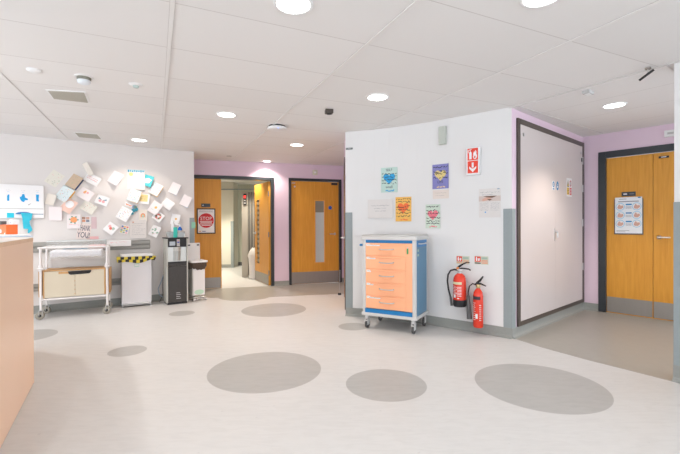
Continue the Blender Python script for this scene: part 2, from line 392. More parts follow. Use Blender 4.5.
# leaf lies along +x from the hinge, its corridor-side face towards +y after the swing
for b in ((0, .58, 0, 2.04), (.78, Lw, 0, 2.04), (.58, .78, 0, .38), (.58, .78, 1.72, 2.04)): lo.box(b[0], b[1], 0, .044, b[2]+.008, b[3], OAK)
leaf2 = lo.build('door_leaf', loc=(hinge.x, hinge.y, 0), rz=LA); struct(leaf2)
leaf2.name = 'door_2'
MB().box(-.006, 0, 0, .044, .008, 2.04, OAKE).build('edge_strip', leaf2)
g = MB().box(.58, .78, .015, .029, .38, 1.72, FROSTD).build('window_pane', leaf2)
o = MB()
for k in range(13): o.box(.595, .765, .029, .046, .42+k*.1, .47+k*.1, mat('vision_bar', (.34, .26, .16), .5))
o.build('vision_panel_bars', leaf2)
o = MB(); o.box(.565, .58, -.006, .05, .365, 1.735, OAKE); o.box(.78, .795, -.006, .05, .365, 1.735, OAKE); o.box(.58, .78, -.006, .05, .365, .38, OAKE); o.box(.58, .78, -.006, .05, 1.72, 1.735, OAKE)
o.build('glazing_bead', leaf2)
MB().box(.01, .92, .044, .047, .012, .21, KICK).box(.01, .92, -.003, 0, .012, .21, KICK).build('kick_plate', leaf2)
o = MB(); o.lathe([(.026, 0), (.026, .008), (.010, .012), (.010, .05)], STEEL, (.87, .044, 1.02), 16, 'y'); o.tube([(.87, .094, 1.02), (.75, .094, 1.02)], .010, STEEL); o.build('handle', leaf2)
for z in (.25, 1.0, 1.8):
    MB().cyl((-.012, .044, z-.05), .009, .1, KICK, 10).box(-.012, .0, .03, .045, z-.05, z+.05, KICK).build('hinge', leaf2)
# single door with narrow window
d3 = bpy.data.objects.new('door_3', None); COL.objects.link(d3); d3.location = WF.P; d3.rotation_euler = (0, 0, WF.a); struct(d3)
frame_obj(d3, .305, 1.40, 2.115, .05)
lf = MB()
for b in ((.358, .835, 0, 2.06), (1.05, 1.347, 0, 2.06), (.835, 1.05, 0, .42), (.835, 1.05, 1.68, 2.06)): lf.box(b[0], b[1], .02, .064, b[2]+.008, b[3], OAK)
leaf3 = lf.build('door_leaf', d3)
gp = MB().box(.85, 1.035, .035, .05, .42, 1.44, FROST).box(.85, 1.035, .035, .05, 1.44, 1.68, FROSTD).build('window_pane', leaf3)
o = MB(); t = .018; o.box(.832, .832+t, .012, .03, .41, 1.69, OAKE); o.box(1.053-t, 1.053, .012, .03, .41, 1.69, OAKE); o.box(.85, 1.035, .012, .03, .41, .43, OAKE); o.box(.85, 1.035, .012, .03, 1.67, 1.69, OAKE); o.build('glazing_bead', leaf3)
MB().box(.362, 1.343, .016, .02, .012, .245, KICK).build('kick_plate', leaf3)
handle(leaf3, 1.26, 1.0, .02, -1)
o = MB().lathe([(.038, 0), (.038, -.003)], C('sign_blue', .02, .10, .45), (1.165, .019, 1.535), 20, 'y').build('round_sign', leaf3); o['label'] = 'small round blue door sign'
MB().box(1.19, 1.32, .008, .02, 2.0, 2.045, BLK).build('closer_plate', leaf3)
MB().box(.37, .44, .01, .02, 2.01, 2.03, STEEL).lathe([(.018, 0), (.018, -.006)], STEEL, (.43, .02, 1.95), 12, 'y').build('catch_plate', leaf3)
# door in the return of the curved wall, seen edge-on
d4 = bpy.data.objects.new('door_4', None); COL.objects.link(d4); d4.location = (.075, 5.5, 0); d4.rotation_euler = (0, 0, -PI/2); struct(d4)
frame_obj(d4, -1.05, -.02, 2.13, .05, DARKBR, y0=-.012, y1=.01)
lf4 = MB().box(-1.0, -.07, -.006, .02, .008, 2.08, OAK).build('door_leaf', d4)
o = MB(); o.lathe([(.022, 0), (.022, -.008), (.009, -.012), (.009, -.05)], STEEL, (-.16, -.006, 1.0), 12, 'y'); o.tube([(-.16, -.056, 1.0), (-.28, -.056, 1.0)], .009, STEEL); o.build('handle', lf4)
# white double cupboard doors in the recess wall
d5 = bpy.data.objects.new('door_5', None); COL.objects.link(d5); d5.location = WA.P; d5.rotation_euler = (0, 0, WA.a); struct(d5)
frame_obj(d5, .100, 2.105, 2.30, .055, DARKBR, y0=-.022, y1=.0, bottom=.105)
CUP = mat('cupboard_white', (.60, .545, .53), .33, var=.01, scale=4)
for k, (s0, s1) in enumerate(((.158, 1.0995), (1.1005, 2.048))):
    l5 = MB().box(s0, s1, -.016, -.002, .152, 2.243, CUP).build('door_leaf', d5)
    if k == 0:
        MB().lathe([(.018, 0), (.018, -.012)], STEEL, (.235, -.016, 2.14), 14, 'y').build('latch', l5)
    else:
        o = MB().lathe([(.018, 0), (.018, -.012)], STEEL, (1.99, -.016, 2.15), 14, 'y').cyl((1.99, -.028, 2.03), .008, .05, DGREY, 8).build('latch', l5)
o = MB().box(1.068, 1.094, -.022, -.016, .98, 1.13, STEEL).lathe([(.012, 0), (.012, -.03)], STEEL, (1.08, -.022, 1.09), 10, 'y').tube([(1.08, -.05, 1.09), (1.08, -.05, 1.02)], .008, STEEL).build('handle', d5)
for z in (.55, 1.15, 1.62, 2.0): MB().box(2.04, 2.056, -.026, -.014, z, z+.1, STEEL).build('hinge', d5)
# oak double door at the back of the recess
d6 = bpy.data.objects.new('door_6', None); COL.objects.link(d6); d6.location = WB.P; d6.rotation_euler = (0, 0, WB.a); struct(d6)
frame_obj(d6, .19, 1.42, 2.145, .085, DARK)
MB().box(.765, .783, .066, .08, .002, 2.055, DARKBR).build('gap_backing', d6)  # dark backing added behind the leaf gap to block light and darken the seam
for s0, s1 in ((.278, .7715), (.7765, 1.332)):
    l6 = MB().box(s0, s1, .02, .064, .003, 2.055, OAK).build('door_leaf', d6)
    MB().box(s0+.004, s1-.004, .016, .02, .014, .215, KICK).build('kick_plate', l6)
    if s0 > .5:
        handle(l6, .835, 1.015, .02, .95)
        o = MB().box(.83, .93, .010, .02, 1.985, 2.01, BLK); o.box(.855, .905, .0095, .010, 1.993, 2.003, PLW); o.build('closer_plate', l6)

# ------------------------------------------------------------------ ceiling lamps
GLOW = mat('lamp_glow', (1, 1, 1), .5, emit=(1, .98, .96), estr=5)
RING = mat('lamp_ring', (.80, .80, .80), .4, var=.01)
def downlight(x, y, label, r=.100, col=LAMP_COL, k=1.0, light=True, group=None, cone=112, blend=.6, drop=0):
    t = thing('ceiling_light', label, 'ceiling light', (x, y, CEIL-drop), group=group)
    MB().lathe([(r-.008, -.003), (r-.006, -.008), (r+.008, -.007), (r+.010, 0)], RING, n=32).build('frame', t)
    MB().lathe([(0, -.005), (r*.55, -.0048), (r-.008, -.004), (r-.008, -.001)], GLOW, n=32).build('diffuser', t)
    if light:
        l = bpy.data.lights.new('lamp', 'SPOT'); l.energy = SPOT_W*k; l.color = col; l.spot_size = math.radians(cone); l.spot_blend = blend; l.shadow_soft_size = .045
        o = bpy.data.objects.new('lamp', l); COL.objects.link(o); o.parent = t; o.location = (0, 0, -.03)
    return t
downlight(-.25, 2.175, 'round ceiling light cut by the top edge, left of the two nearest', col=LAMP_COOL, k=.55)
downlight(1.08, 2.115, 'round ceiling light at the top edge above the large right floor circle', col=LAMP_COOL, k=.55)
downlight(.36, 3.765, 'round ceiling light in front of the curved white wall', k=.6, cone=104)
downlight(-1.235, 4.335, 'round ceiling light left of the white ceiling wireless disc', k=1.15)
downlight(-2.83, 5.605, 'round ceiling light over the water dispenser corner of the left wall', k=.42, cone=130, blend=.5)
downlight(-.645, 5.98, 'small bright round ceiling light in front of the single oak door', k=1.5)
downlight(2.785, 4.02, 'round ceiling light in the recess before the oak double door', k=1.2, drop=.0095)
downlight(-1.38, 7.50, 'round ceiling light washing the lilac wall between the far doors', r=.08, k=.7, cone=130)
downlight(-3.0, 9.9, 'unseen ceiling light added deep inside the ward to brighten it', k=4.5, col=(1, .93, .78))  # hidden lamp, added to lift the light beyond the doorway
downlight(-1.9, 8.35, 'unseen ceiling light added just inside the ward doorway to brighten it', k=2, col=(1, .93, .78))  # second hidden ward lamp, added to brighten floor and walls near the opening
for k, (x, y) in enumerate([(-.25-.55*1.6, 2.175-1.9), (1.6, .2), (-3.0, 2.6), (-3.9, 4.1), (3.6, -.3), (-.2, -1.6), (2.0, -1.8), (-2.6, -.6)]):  # unseen downlights added around the camera as fill for the room
    downlight(x, y, 'added ceiling light out of view, filling the room with light', col=LAMP_COOL, k=1.1 if y > 2.5 else .95, cone=124 if y > 2.5 else 112, group='added ceiling lights out of view')
# ------------------------------------------------------------------ ceiling fittings
def cpt(x, y): v = ce(x, y); return (v.x, v.y, CEIL)
t = thing('smoke_detector', 'white dome smoke detector with dark collar on the left ceiling', 'smoke detector', cpt(84, 77))
MB().lathe([(.065, -.006), (.07, 0)], PLW).build('base', t); MB().lathe([(.05, -.03), (.052, -.006)], mat('collar_olive', (.20, .20, .16), .5)).build('collar', t)
MB().lathe([(0, -.062), (.025, -.06), (.045, -.05), (.05, -.03)], mat('dome_blue_white', (.72, .76, .80), .35)).build('dome', t)
tag(MB().lathe([(0, -.02), (.03, -.018), (.045, -.01), (.05, 0)], PLW).build('ceiling_sensor', loc=cpt(34, 70)), 'low white round sensor on the ceiling at the far left', 'sensor')
t = thing('ceiling_sensor', 'white sensor with small pale green lens right of the smoke detector', 'sensor', cpt(136, 84.5))
MB().lathe([(.04, -.012), (.058, 0)], PLW).build('base', t); MB().lathe([(0, -.03), (.02, -.028), (.026, -.012)], mat('lens_green', (.45, .55, .52), .3)).build('lens', t)
VENT = mat('vent_mesh', (.42, .40, .34), .6, var=.15, scale=90)
def vent(pts, label):
    P = [ce(*p) for p in pts]; c = sum(P, Vector())/4; t = thing('ceiling_vent', label, 'vent', (c.x, c.y, CEIL))
    Q = [(p.x-c.x, p.y-c.y) for p in P]
    MB().prism([(x*1.12, y*1.12) for x, y in Q][::-1], -.006, 0, PLW).build('frame', t); MB().prism(Q[::-1], -.009, -.005, VENT).build('grille', t)
vent([(48, 90), (84, 92), (88, 102), (54, 98)], 'flat grey ceiling grille beside the dome smoke detector')
vent([(75, 132.2), (97, 134), (101, 138.5), (79, 136.5)], 'smaller-looking grey ceiling grille close to the left wall')
t = thing('wireless_access_point', 'white round wireless disc with dark backplate and blue light on ceiling', 'access point', cpt(277, 126))
MB().lathe([(.09, -.018), (.10, 0)], BLK, n=28).build('backplate', t)
MB().lathe([(0, -.052), (.09, -.05), (.118, -.04), (.122, -.028), (.112, -.018)], PLW, n=32).build('body', t)
MB().lathe([(0, -.004), (.006, 0)], mat('led_blue', (.1, .2, 1), .3, emit=(.1, .25, 1), estr=4), (.03, -.095, -.047), 8).build('status_light', t)
o = MB().box(-.042, .042, -.035, .035, -.045, 0, DARKBR, .008); o.lathe([(.028, -.05), (.028, -.04)], BLK, n=16)
tag(o.build('motion_sensor', loc=cpt(329, 109.5), rz=.2), 'small dark brown sensor on the ceiling above the return of the curved wall', 'sensor')
t = thing('motion_sensor', 'white rectangular ceiling sensor near the recess lamp', 'sensor', Vector(cpt(588, 90))-Vector((0, 0, .0095)), .65)
MB().box(-.055, .055, -.032, .032, -.03, 0, PLG, .006).build('body', t); MB().box(-.03, .03, -.02, .02, -.036, -.03, PLW, .002).build('lens', t)
t = thing('door_hook', 'dark metal arm on small bracket hanging from ceiling near the right wall', 'bracket', Vector(cpt(648, 66.5))-Vector((0, 0, .0095)))
MB().cyl((0, 0, -.012), .02, .012, KICK, 12).tube([(0, 0, -.012), (.01, .02, -.05)], .005, STEEL).build('base', t)
MB().tube([(.03, -.02, -.022), (-.03, .05, -.08)], .009, BLK).build('arm', t)
tag(MB().lathe([(0, -.012), (.04, -.01), (.048, 0)], PLG, n=16).build('ceiling_sensor', loc=cpt(229, 156)), 'small flat round ceiling sensor above the ward doorway', 'sensor')

# ------------------------------------------------------------------ things on the far wall and its doors
def on(W, x, y, off=0): s, z = W.at(x, y); return W.w(s, z, off)
t = thing('wall_sensor', 'square cream call sensor above the single oak door', 'sensor', WF.w(.84, 2.19, .001), WF.a)
MB().box(-.05, .05, -.028, 0, 0, .10, mat('sensor_cream', (.62, .60, .48), .5), .004).build('body', t); MB().lathe([(0, -.006), (.022, 0)], PLW, (0, -.028, .05), 14, 'y').build('lens', t)
t = thing('door_sign', 'framed white poster with a red stop disc on the left ward door', 'poster', WF.w(-1.24, 1.03, -.026), WF.a)
MB().box(-.165, .165, -.008, 0, 0, .47, BLK).build('frame', t)
o = MB().rect(-.145, .145, .02, .45, -.0085, PAPER); rd = C('stop_red', .62, .03, .04)
o.disc(0, .245, .135, -.009, rd, 32); o.text('STOP', 0, .285, .06, -.0095, PAPER, .2)
for i, wd in enumerate((.22, .20, .22, .16)): o.rect(-wd/2, wd/2, .225-i*.025, .237-i*.025, -.0095, PAPER)
for i in range(3): o.rect(-.12, .12, .40+i*.012, .404+i*.012, -.009, INKG)
o.rect(-.13, -.09, .04, .052, -.009, C('orange', .85, .35, .05)); o.rect(-.07, -.01, .04, .052, -.009, C('navy', .05, .08, .25)); o.build('print', t)
t = thing('name_plate', 'dark name plate above the stop poster on the ward door', 'sign', WF.w(-1.245, 1.56, -.022), WF.a)
MB().box(-.08, .08, -.006, 0, -.035, .03, DARK).build('plate', t); MB().rect(-.06, -.035, -.008, .004, -.0065, PLW).build('print', t)
t = thing('name_plate', 'dark name plate above the handwashing poster on the oak double door', 'sign', WB.w(.523, 1.567, -.016), WB.a)
MB().box(-.075, .075, -.006, 0, -.028, .028, DARK).build('plate', t); MB().rect(-.055, -.015, -.006, .008, -.0065, PLW).rect(.01, .06, -.003, .003, -.0065, INKG).build('print', t)
# floor stay by the edge-on door
t = thing('door_stop', 'thin metal rod on a dark foot by the edge-on brown door', 'door stop', (-.012, 6.7, 0))
MB().cyl((0, 0, 0), .028, .03, BLK, 14).build('foot', t); MB().tube([(0, 0, .03), (.008, 0, .42)], .004, STEEL).build('rod', t)
# hand washing poster
t = thing('handwashing_poster', 'framed poster with six round handwashing pictures on the oak double door', 'poster', WB.w(.522, 1.045, -.016), WB.a)
MB().box(-.155, .155, -.008, 0, 0, .46, DGREY).build('frame', t)
o = MB().rect(-.145, .145, .015, .482, -.0095, mat('poster_white', (.80, .83, .86), .4)); blu = C('mid_blue', .05, .25, .52); skin = C('skin', .66, .40, .32); sky = C('ring_blue', .35, .62, .80)
o.rect(.10, .13, .465, .48, -.010, blu); o.rect(-.11, .11, .42, .432, -.010, INKG); o.rect(-.10, -.02, .455, .462, -.010, INKG)
for r_ in range(3):
    z = .36-r_*.11
    for sx in (-1, 1):
        o.disc(sx*.088, z, .05, -.010, sky, 24); o.disc(sx*.088, z, .042, -.0105, PAPER, 20)
        o.flat([(sx*.088+a, z+b) for a, b in ((-.032,-.012),(-.02,-.028),(.012,-.03),(.036,-.008),(.03,.018),(.008,.012),(-.012,.034),(-.024,.012))], -.011, skin)
    o.rect(-.028, .036, z+.018, z+.036, -.010, blu)
    for q in range(3): o.rect(-.03, .035, z-.002-q*.011, z+.002-q*.011, -.010, INKG)
for q in range(2): o.rect(-.13, -.03+q*.04, .03+q*.016, .036+q*.016, -.010, INKG)
o.build('print', t)
tag(MB().box(-.06, .06, -.03, 0, -.04, .04, PLW, .006).rect(-.03, .03, -.012, .012, -.0305, PLG).build('wall_sensor', loc=WB.w(.95, 2.27), rz=WB.a), 'white rectangular alarm unit above the oak double door', 'sensor')
# signs on the cupboard doors
def plate_sign(W, s, z, label, fn, off=.017, cat='sign', name='safety_sign'):
    t = thing(name, label, cat, W.w(s, z, off), W.a); o = MB(); fn(o); k = .74 if 'triangle' in label else 1; o.v = [(a*k, b, c*k) for a, b, c in o.v]; o.build('panel', t); return t
def sgn(kind):
    def f(o):
        if kind == 'b1': o.box(-.032, .032, -.002, 0, -.055, .055, PLW); o.disc(0, .012, .029, -.003, C('sky_blue', .02, .20, .42), 24, .036); o.rect(-.024, .024, -.05, -.034, -.003, C('sky_blue', .02, .20, .42)); o.rect(-.008, .008, -.008, .03, -.004, PLW)
        if kind == 'b2': o.disc(0, 0, .037, -.002, C('sky_blue', .02, .20, .42), 26, .055); o.disc(0, .018, .008, -.003, PLW, 12); o.rect(-.014, .014, -.026, .004, -.003, PLW)
        if kind == 'w':
            o.box(-.12, .12, -.002, 0, -.16, .16, PLW); yl = C('warn_yellow', .85, .55, .03); dr = C('deep_red', .62, .03, .06)
            o.flat([(-.105, .01), (-.012, .01), (-.058, .13)], -.003, INK); o.flat([(-.092, .02), (-.025, .02), (-.058, .108)], -.004, yl); o.rect(-.066, -.050, .03, .08, -.005, INK)
            o.rect(-.105, -.012, -.13, -.005, -.003, yl); o.disc(.06, .07, .046, -.003, dr, 24, .055); o.disc(.06, .07, .035, -.004, PLW, 24, .043); o.rect(.05, .07, .03, .11, -.005, INK)
            o.rect(.014, .106, -.13, -.005, -.003, dr)
            for q in range(4): o.rect(-.095, -.02, -.035-q*.026, -.027-q*.026, -.004, INK); o.rect(.024, .096, -.035-q*.026, -.027-q*.026, -.004, PLW)
    return f
def putA(x, y, label, kind): s, z = WA.at(x, y); plate_sign(WA, s, z, label, sgn(kind))
putA(551.8, 185.5, 'small blue keep-locked sign, left of the pair on the cupboard door', 'b1')
putA(555.9, 186, 'round blue fire-door sign, right of the pair on the cupboard door', 'b2')
putA(567.6, 187.5, 'white sign with yellow warning triangle and red panel on the cupboard', 'w')

# ------------------------------------------------------------------ posters on the curved wall
def scribble(o, x0, x1, z, h, y, m, n=7, t=.004, seed=1):
    """a line of handwriting: small connected strokes"""
    R = random.Random(seed); x = x0; pz = z
    while x < x1:
        nx = x + R.uniform(.25, .75)*h; nz = z + R.uniform(-.5, .5)*h
        d = Vector((nx-x, nz-pz)); L = d.length or 1; px, pq = -d.y/L*t/2, d.x/L*t/2
        o.flat([(x-px, pz-pq), (nx-px, nz-pq), (nx+px, nz+pq), (x+px, pz+pq)], y, m)
        x, pz = nx, nz
        if R.random() < .22: x += h*.5; pz = z + R.uniform(-.4, .4)*h
def heart(o, cx, cz, r, y, m):
    pts = []
    for i in range(28):
        a = 2*PI*i/28; pts.append((cx + r*math.sin(a)**3, cz + r*(13*math.cos(a)-5*math.cos(2*a)-2*math.cos(3*a)-math.cos(4*a))/16))
    o.flat(pts, y, m)
def heart_poster(x, y, w, h, bg, hc, label, words, foot, seed):
    W, s, z = curve_frame(x, y, w); t = thing('heart_poster', label, 'poster', W.w(s, z, .007), W.a)
    MB().box(-w/2, w/2, -.002, 0, -h/2, h/2, bg).build('sheet', t)
    o = MB(); heart(o, 0, .02*h/.3, w*.36, -.003, hc)
    for k, (q, wd) in enumerate(words):
        if wd: o.text(wd, .0, q*h, h*.10, -.004, INK, w*.75)
        else: scribble(o, -w*.44, w*.42, q*h, h*.085, -.004, INK, t=.0075, seed=seed+k)
    scribble(o, -w*.22, w*.25, -.43*h, h*.07, -.004, foot, t=.013, seed=seed+9); o.build('print', t)
MINT = C('mint', .50, .66, .60); BLU = C('heart_blue', .03, .34, .66)
heart_poster(389.5, 180, .215, .31, MINT, BLU, 'mint poster with a bright blue heart and black handwriting', [(.40, 'SELF'), (.24, None), (.12, None), (0, None), (-.14, None), (-.28, 'small')], BLU, 1)
heart_poster(440.7, 176.5, .20, .285, C('violet', .22, .22, .50), C('heart_gold', .72, .58, .24), 'violet poster with a pale gold heart and black handwriting', [(.38, None), (.2, None), (.12, None), (-.05, None), (-.22, 'LIFE')], C('gold_foot', .80, .60, .30), 20)
heart_poster(403.7, 209.2, .205, .30, C('amber', .86, .50, .12), C('heart_orange', .85, .17, .05), 'amber yellow poster with an orange heart and black handwriting', [(.40, None), (.30, None), (.1, None), (-.02, None), (-.15, None), (-.28, None)], C('heart_orange', .85, .17, .05), 40)
heart_poster(433.2, 216.3, .185, .28, C('pale_mint', .58, .68, .58), C('heart_pink', .78, .20, .25), 'pale green poster with a pink heart and black handwriting', [(.40, None), (.24, None), (.12, None), (-.06, None), (-.2, None), (-.3, None)], C('heart_pink', .78, .20, .25), 60)
W, s, z = curve_frame(380.5, 208.8, .33); t = thing('paper_notice', 'landscape off-white notice left of the amber heart poster', 'notice', W.w(s, z, .010), W.a)
MB().box(-.165, .165, -.002, 0, -.118, .118, mat('notice_grey', (.70, .67, .65), .7)).build('sheet', t)
o = MB(); scribble(o, -.12, .12, .04, .012, -.003, INKG, t=.004, seed=3); scribble(o, -.08, .08, .005, .01, -.003, INKG, t=.003, seed=4); scribble(o, -.065, .07, -.03, .012, -.003, INKG, t=.004, seed=5); o.build('print', t)
W, s, z = curve_frame(440.8, 194.2, .2); t = thing('paper_notice', 'small cream caption card right under the violet heart poster', 'notice', W.w(s, z, .001), W.a)
MB().box(-.1, .1, -.002, 0, -.052, .05, mat('notice_cream', (.74, .66, .60), .7)).build('sheet', t); o = MB(); scribble(o, -.07, .07, .015, .008, -.003, INKG, t=.002, seed=8); scribble(o, -.07, .04, -.015, .008, -.003, INKG, t=.002, seed=9); o.build('print', t)
s, z = WP.at(489.7, 203); t = thing('information_poster', 'pale information poster with a skin-toned photo and columns of small print', 'poster', WP.w(s, z, .001), WP.a)
MB().box(-.115, .115, -.002, 0, -.155, .155, mat('notice_grey', (.70, .67, .65), .7)).build('sheet', t)
o = MB(); o.rect(-.115, .115, .02, .075, -.003, C('photo_pale', .62, .52, .48)); o.flat([(-.085, .035), (-.05, .06), (.0, .065), (.02, .045), (-.03, .03), (-.07, .02)], -.004, C('skin', .66, .40, .32))
o.flat([(-.07, .075), (.08, .075), (.03, .055), (-.03, .062)], -.0045, C('photo_brown', .16, .09, .06)); o.flat([(-.03, .045), (.03, .04), (0, .025)], -.0045, C('photo_brown', .16, .09, .06))
scribble(o, -.1, .1, .115, .012, -.003, INKG, t=.003, seed=11); scribble(o, -.08, .04, .09, .01, -.003, INKG, t=.003, seed=12)
for q in range(7):
    scribble(o, -.1, -.01, .0-q*.013, .006, -.003, INKG, t=.0016, seed=30+q); scribble(o, .01, .1, .0-q*.013, .006, -.003, INKG, t=.0016, seed=50+q)
o.disc(-.045, -.098, .008, -.003, BLU, 10); o.rect(.08, .105, .142, .152, -.003, C('dusty_blue', .25, .35, .45)); o.build('print', t)
# fire point sign
s, z = WP.at(474.3, 161.2); t = thing('fire_extinguisher_sign', 'white-edged red fire extinguisher sign with white down arrow', 'sign', WP.w(s, z, .001), WP.a)
MB().box(-.075, .072, -.045, 0, -.155, .145, PLW, .004).build('body', t)
o = MB(); o.rect(-.058, .058, .005, .135, -.0455, RED); o.rect(-.058, .058, -.135, -.002, -.0455, RED)
o.flat([(-.040, .018), (-.012, .018), (-.012, .088), (-.018, .098), (-.034, .098), (-.040, .088)], -.046, PLW); o.rect(-.030, -.022, .098, .112, -.046, PLW)
o.flat([(-.050, .112), (-.016, .118), (-.010, .126), (-.030, .124), (-.050, .119)], -.0462, PLW); o.flat([(-.052, .085), (-.046, .085), (-.044, .115), (-.052, .113)], -.0463, PLW)
o.flat([(.012, .018), (.030, .016), (.044, .030), (.048, .052), (.040, .074), (.043, .090), (.030, .118), (.028, .098), (.020, .084), (.022, .108), (.010, .088), (.004, .062), (.010, .066), (.002, .042)], -.046, PLW); o.flat([(.016, .026), (.030, .028), (.032, .046), (.024, .060), (.022, .044), (.014, .050)], -.0463, RED)
o.rect(-.011, .011, -.075, -.02, -.046, PLW); o.flat([(0, -.125), (.038, -.085), (.038, -.06), (.011, -.085), (-.011, -.085), (-.038, -.06), (-.038, -.085)], -.0462, PLW); o.build('print', t)
MB().rect(-.06, .06, 0, .13, 0, RED).build('side_panel', t)
ch = t.children[-1]; ch.location = (-.0756, -.022, -.13); ch.rotation_euler = (0, 0, PI/2); ch.scale = (.32, 1, 2.0)
# small id plates above the extinguishers
def idplate(x, y, seed, label):
    s, z = WP.at(x, y); t = thing('extinguisher_label', label, 'sign', WP.w(s, z, .001), WP.a)
    MB().box(-.075, .075, -.002, 0, -.045, .045, mat('label_cream', (.60, .62, .50), .5)).build('panel', t)
    o = MB(); o.rect(-.072, -.008, -.018, .04, -.003, RED); o.flat([(-.060, -.010), (-.044, -.010), (-.044, .022), (-.049, .034), (-.056, .034), (-.060, .022)], -.004, PLW); o.flat([(-.034, -.010), (-.022, -.008), (-.016, .008), (-.020, .030), (-.026, .018), (-.033, .024), (-.037, .006)], -.004, PLW)
    pale = C('pale_red', .80, .28, .16)
    for q in range(3): o.rect(-.0, .068, -.006-q*.014, .002-q*.014, -.003, pale if seed else C('peach', .80, .42, .25))
    o.rect(-.072, -.008, -.038, -.026, -.003, INK if seed else C('peach', .80, .42, .25)); o.rect(0, .065, .012, .034, -.003, C('sage', .38, .50, .42)); o.build('print', t)
idplate(463, 260, 0, 'small red and cream plate above the larger hose extinguisher')
idplate(481.5, 260.3, 1, 'small red and green plate with black strip, above the slim extinguisher')
o = MB().box(-.045, .045, -.035, 0, -.11, .11, mat('speaker_sage', (.52, .55, .50), .5), .006)
s, z = WP.at(443.3, 135.8); t = thing('wall_box', 'plain pale sage box high on the curved white wall', 'wall box', WP.w(s, z, .001), WP.a)
MB().box(-.043, .043, -.040, 0, -.105, .105, mat('speaker_sage', (.52, .55, .50), .5), .006).build('body', t); MB().box(-.03, .03, -.042, -.040, -.09, .09, mat('speaker_sage2', (.50, .53, .48), .5)).build('cover', t)
W, s, z = curve_wall(349.5, 148.8); tag(MB().box(-.045, .045, -.012, 0, -.012, .012, mat('plate_greygreen', (.16, .18, .18), .4), .002).rect(-.02, .02, -.003, .003, -.0125, PLG).build('door_tag', loc=W.w(s, z, .001), rz=W.a), 'tiny dark horizontal plate high at the left end of the curved wall', 'plate')

# ------------------------------------------------------------------ fire extinguishers
EXR = mat('extinguisher_red', (.74, .045, .02), .25, var=.02, spec=.5)
def foam_ext():
    R = .069; OW = Wall(WP.w(0, 0, R+.03), WP.D); s, z = OW.at(459.7, 306.3); P = OW.w(s, z+.012)
    t = thing('fire_extinguisher', 'larger red fire extinguisher with black hose and black base, left of two', 'fire extinguisher', P, WP.a, 'fire extinguishers on the curved wall')
    H = .355
    b = MB().lathe([(R, .03), (R, H-.09), (R*.93, H-.055), (R*.72, H-.025), (R*.40, H-.005), (.022, H)], EXR, n=28).build('cylinder', t)
    MB().lathe([(R*.9, -.012), (R+.002, 0), (R+.003, .065)], BLK, n=28).build('base_cap', t)
    o = MB(); cm = mat('label_band', (.72, .66, .42), .5)
    def band(a0, a1, z0, z1, m, r=R+.0012):
        n = 10; vs = []
        for i in range(n+1): a = a0+(a1-a0)*i/n; vs += [(r*math.sin(a), -r*math.cos(a), z0), (r*math.sin(a), -r*math.cos(a), z1)]
        o.add(vs, [(2*i, 2*i+2, 2*i+3, 2*i+1) for i in range(n)], m)
    band(-.95, .7, .235, .262, cm)
    for k in range(7): band(-.9, -.25+(k % 3)*.12,   .212-k*.016, .217-k*.016, PLW); band(-.1+.1*(k % 2), .65, .205-k*.016, .21-k*.016, PLW)
    band(-.7, -.25, .09, .125, PLW, R+.0014); band(.0, .3, .08, .09, PLW); o.build('label_print', b)
    v = MB().lathe([(.024, H-.004), (.024, H+.018), (.016, H+.022), (.016, H+.045)], STEEL, n=16).cyl((0, 0, H+.03), .03, .012, PLW, 14).build('valve', t)
    MB().tube([(0, 0, H+.045), (.03, -.01, H+.055), (.11, -.02, H+.052), (.13, -.02, H+.040)], .008, BLK).build('carry_handle', t)
    MB().tube([(-.03, 0, H+.05), (.0, 0, H+.075), (.04, -.01, H+.10), (.09, -.02, H+.125), (.12, -.02, H+.122)], [.01, .012, .008, .006, .005], BLK).build('squeeze_lever', t)
    MB().lathe([(.012, -.012), (.012, .012)], C('gauge_orange', .8, .3, .1), (-.01, -.03, H+.055), 12, 'y').build('gauge', t)
    MB().tube([(-.02, 0, H+.03), (-.06, 0, H+.035), (-.105, 0, H+.02), (-.135, 0, H-.03), (-.142, 0, H-.1), (-.13, 0, H-.19), (-.105, -.005, H-.28), (-.088, -.01, H-.36)], .0095, BLK).build('hose', t)
    MB().tube([(-.105, -.005, H-.27), (-.088, -.01, H-.37)], [.013, .015], DGREY).build('nozzle', t)
    MB().box(-.03, .03, R, R+.029, .16, .26, KICK).build('wall_bracket', t)
foam_ext()
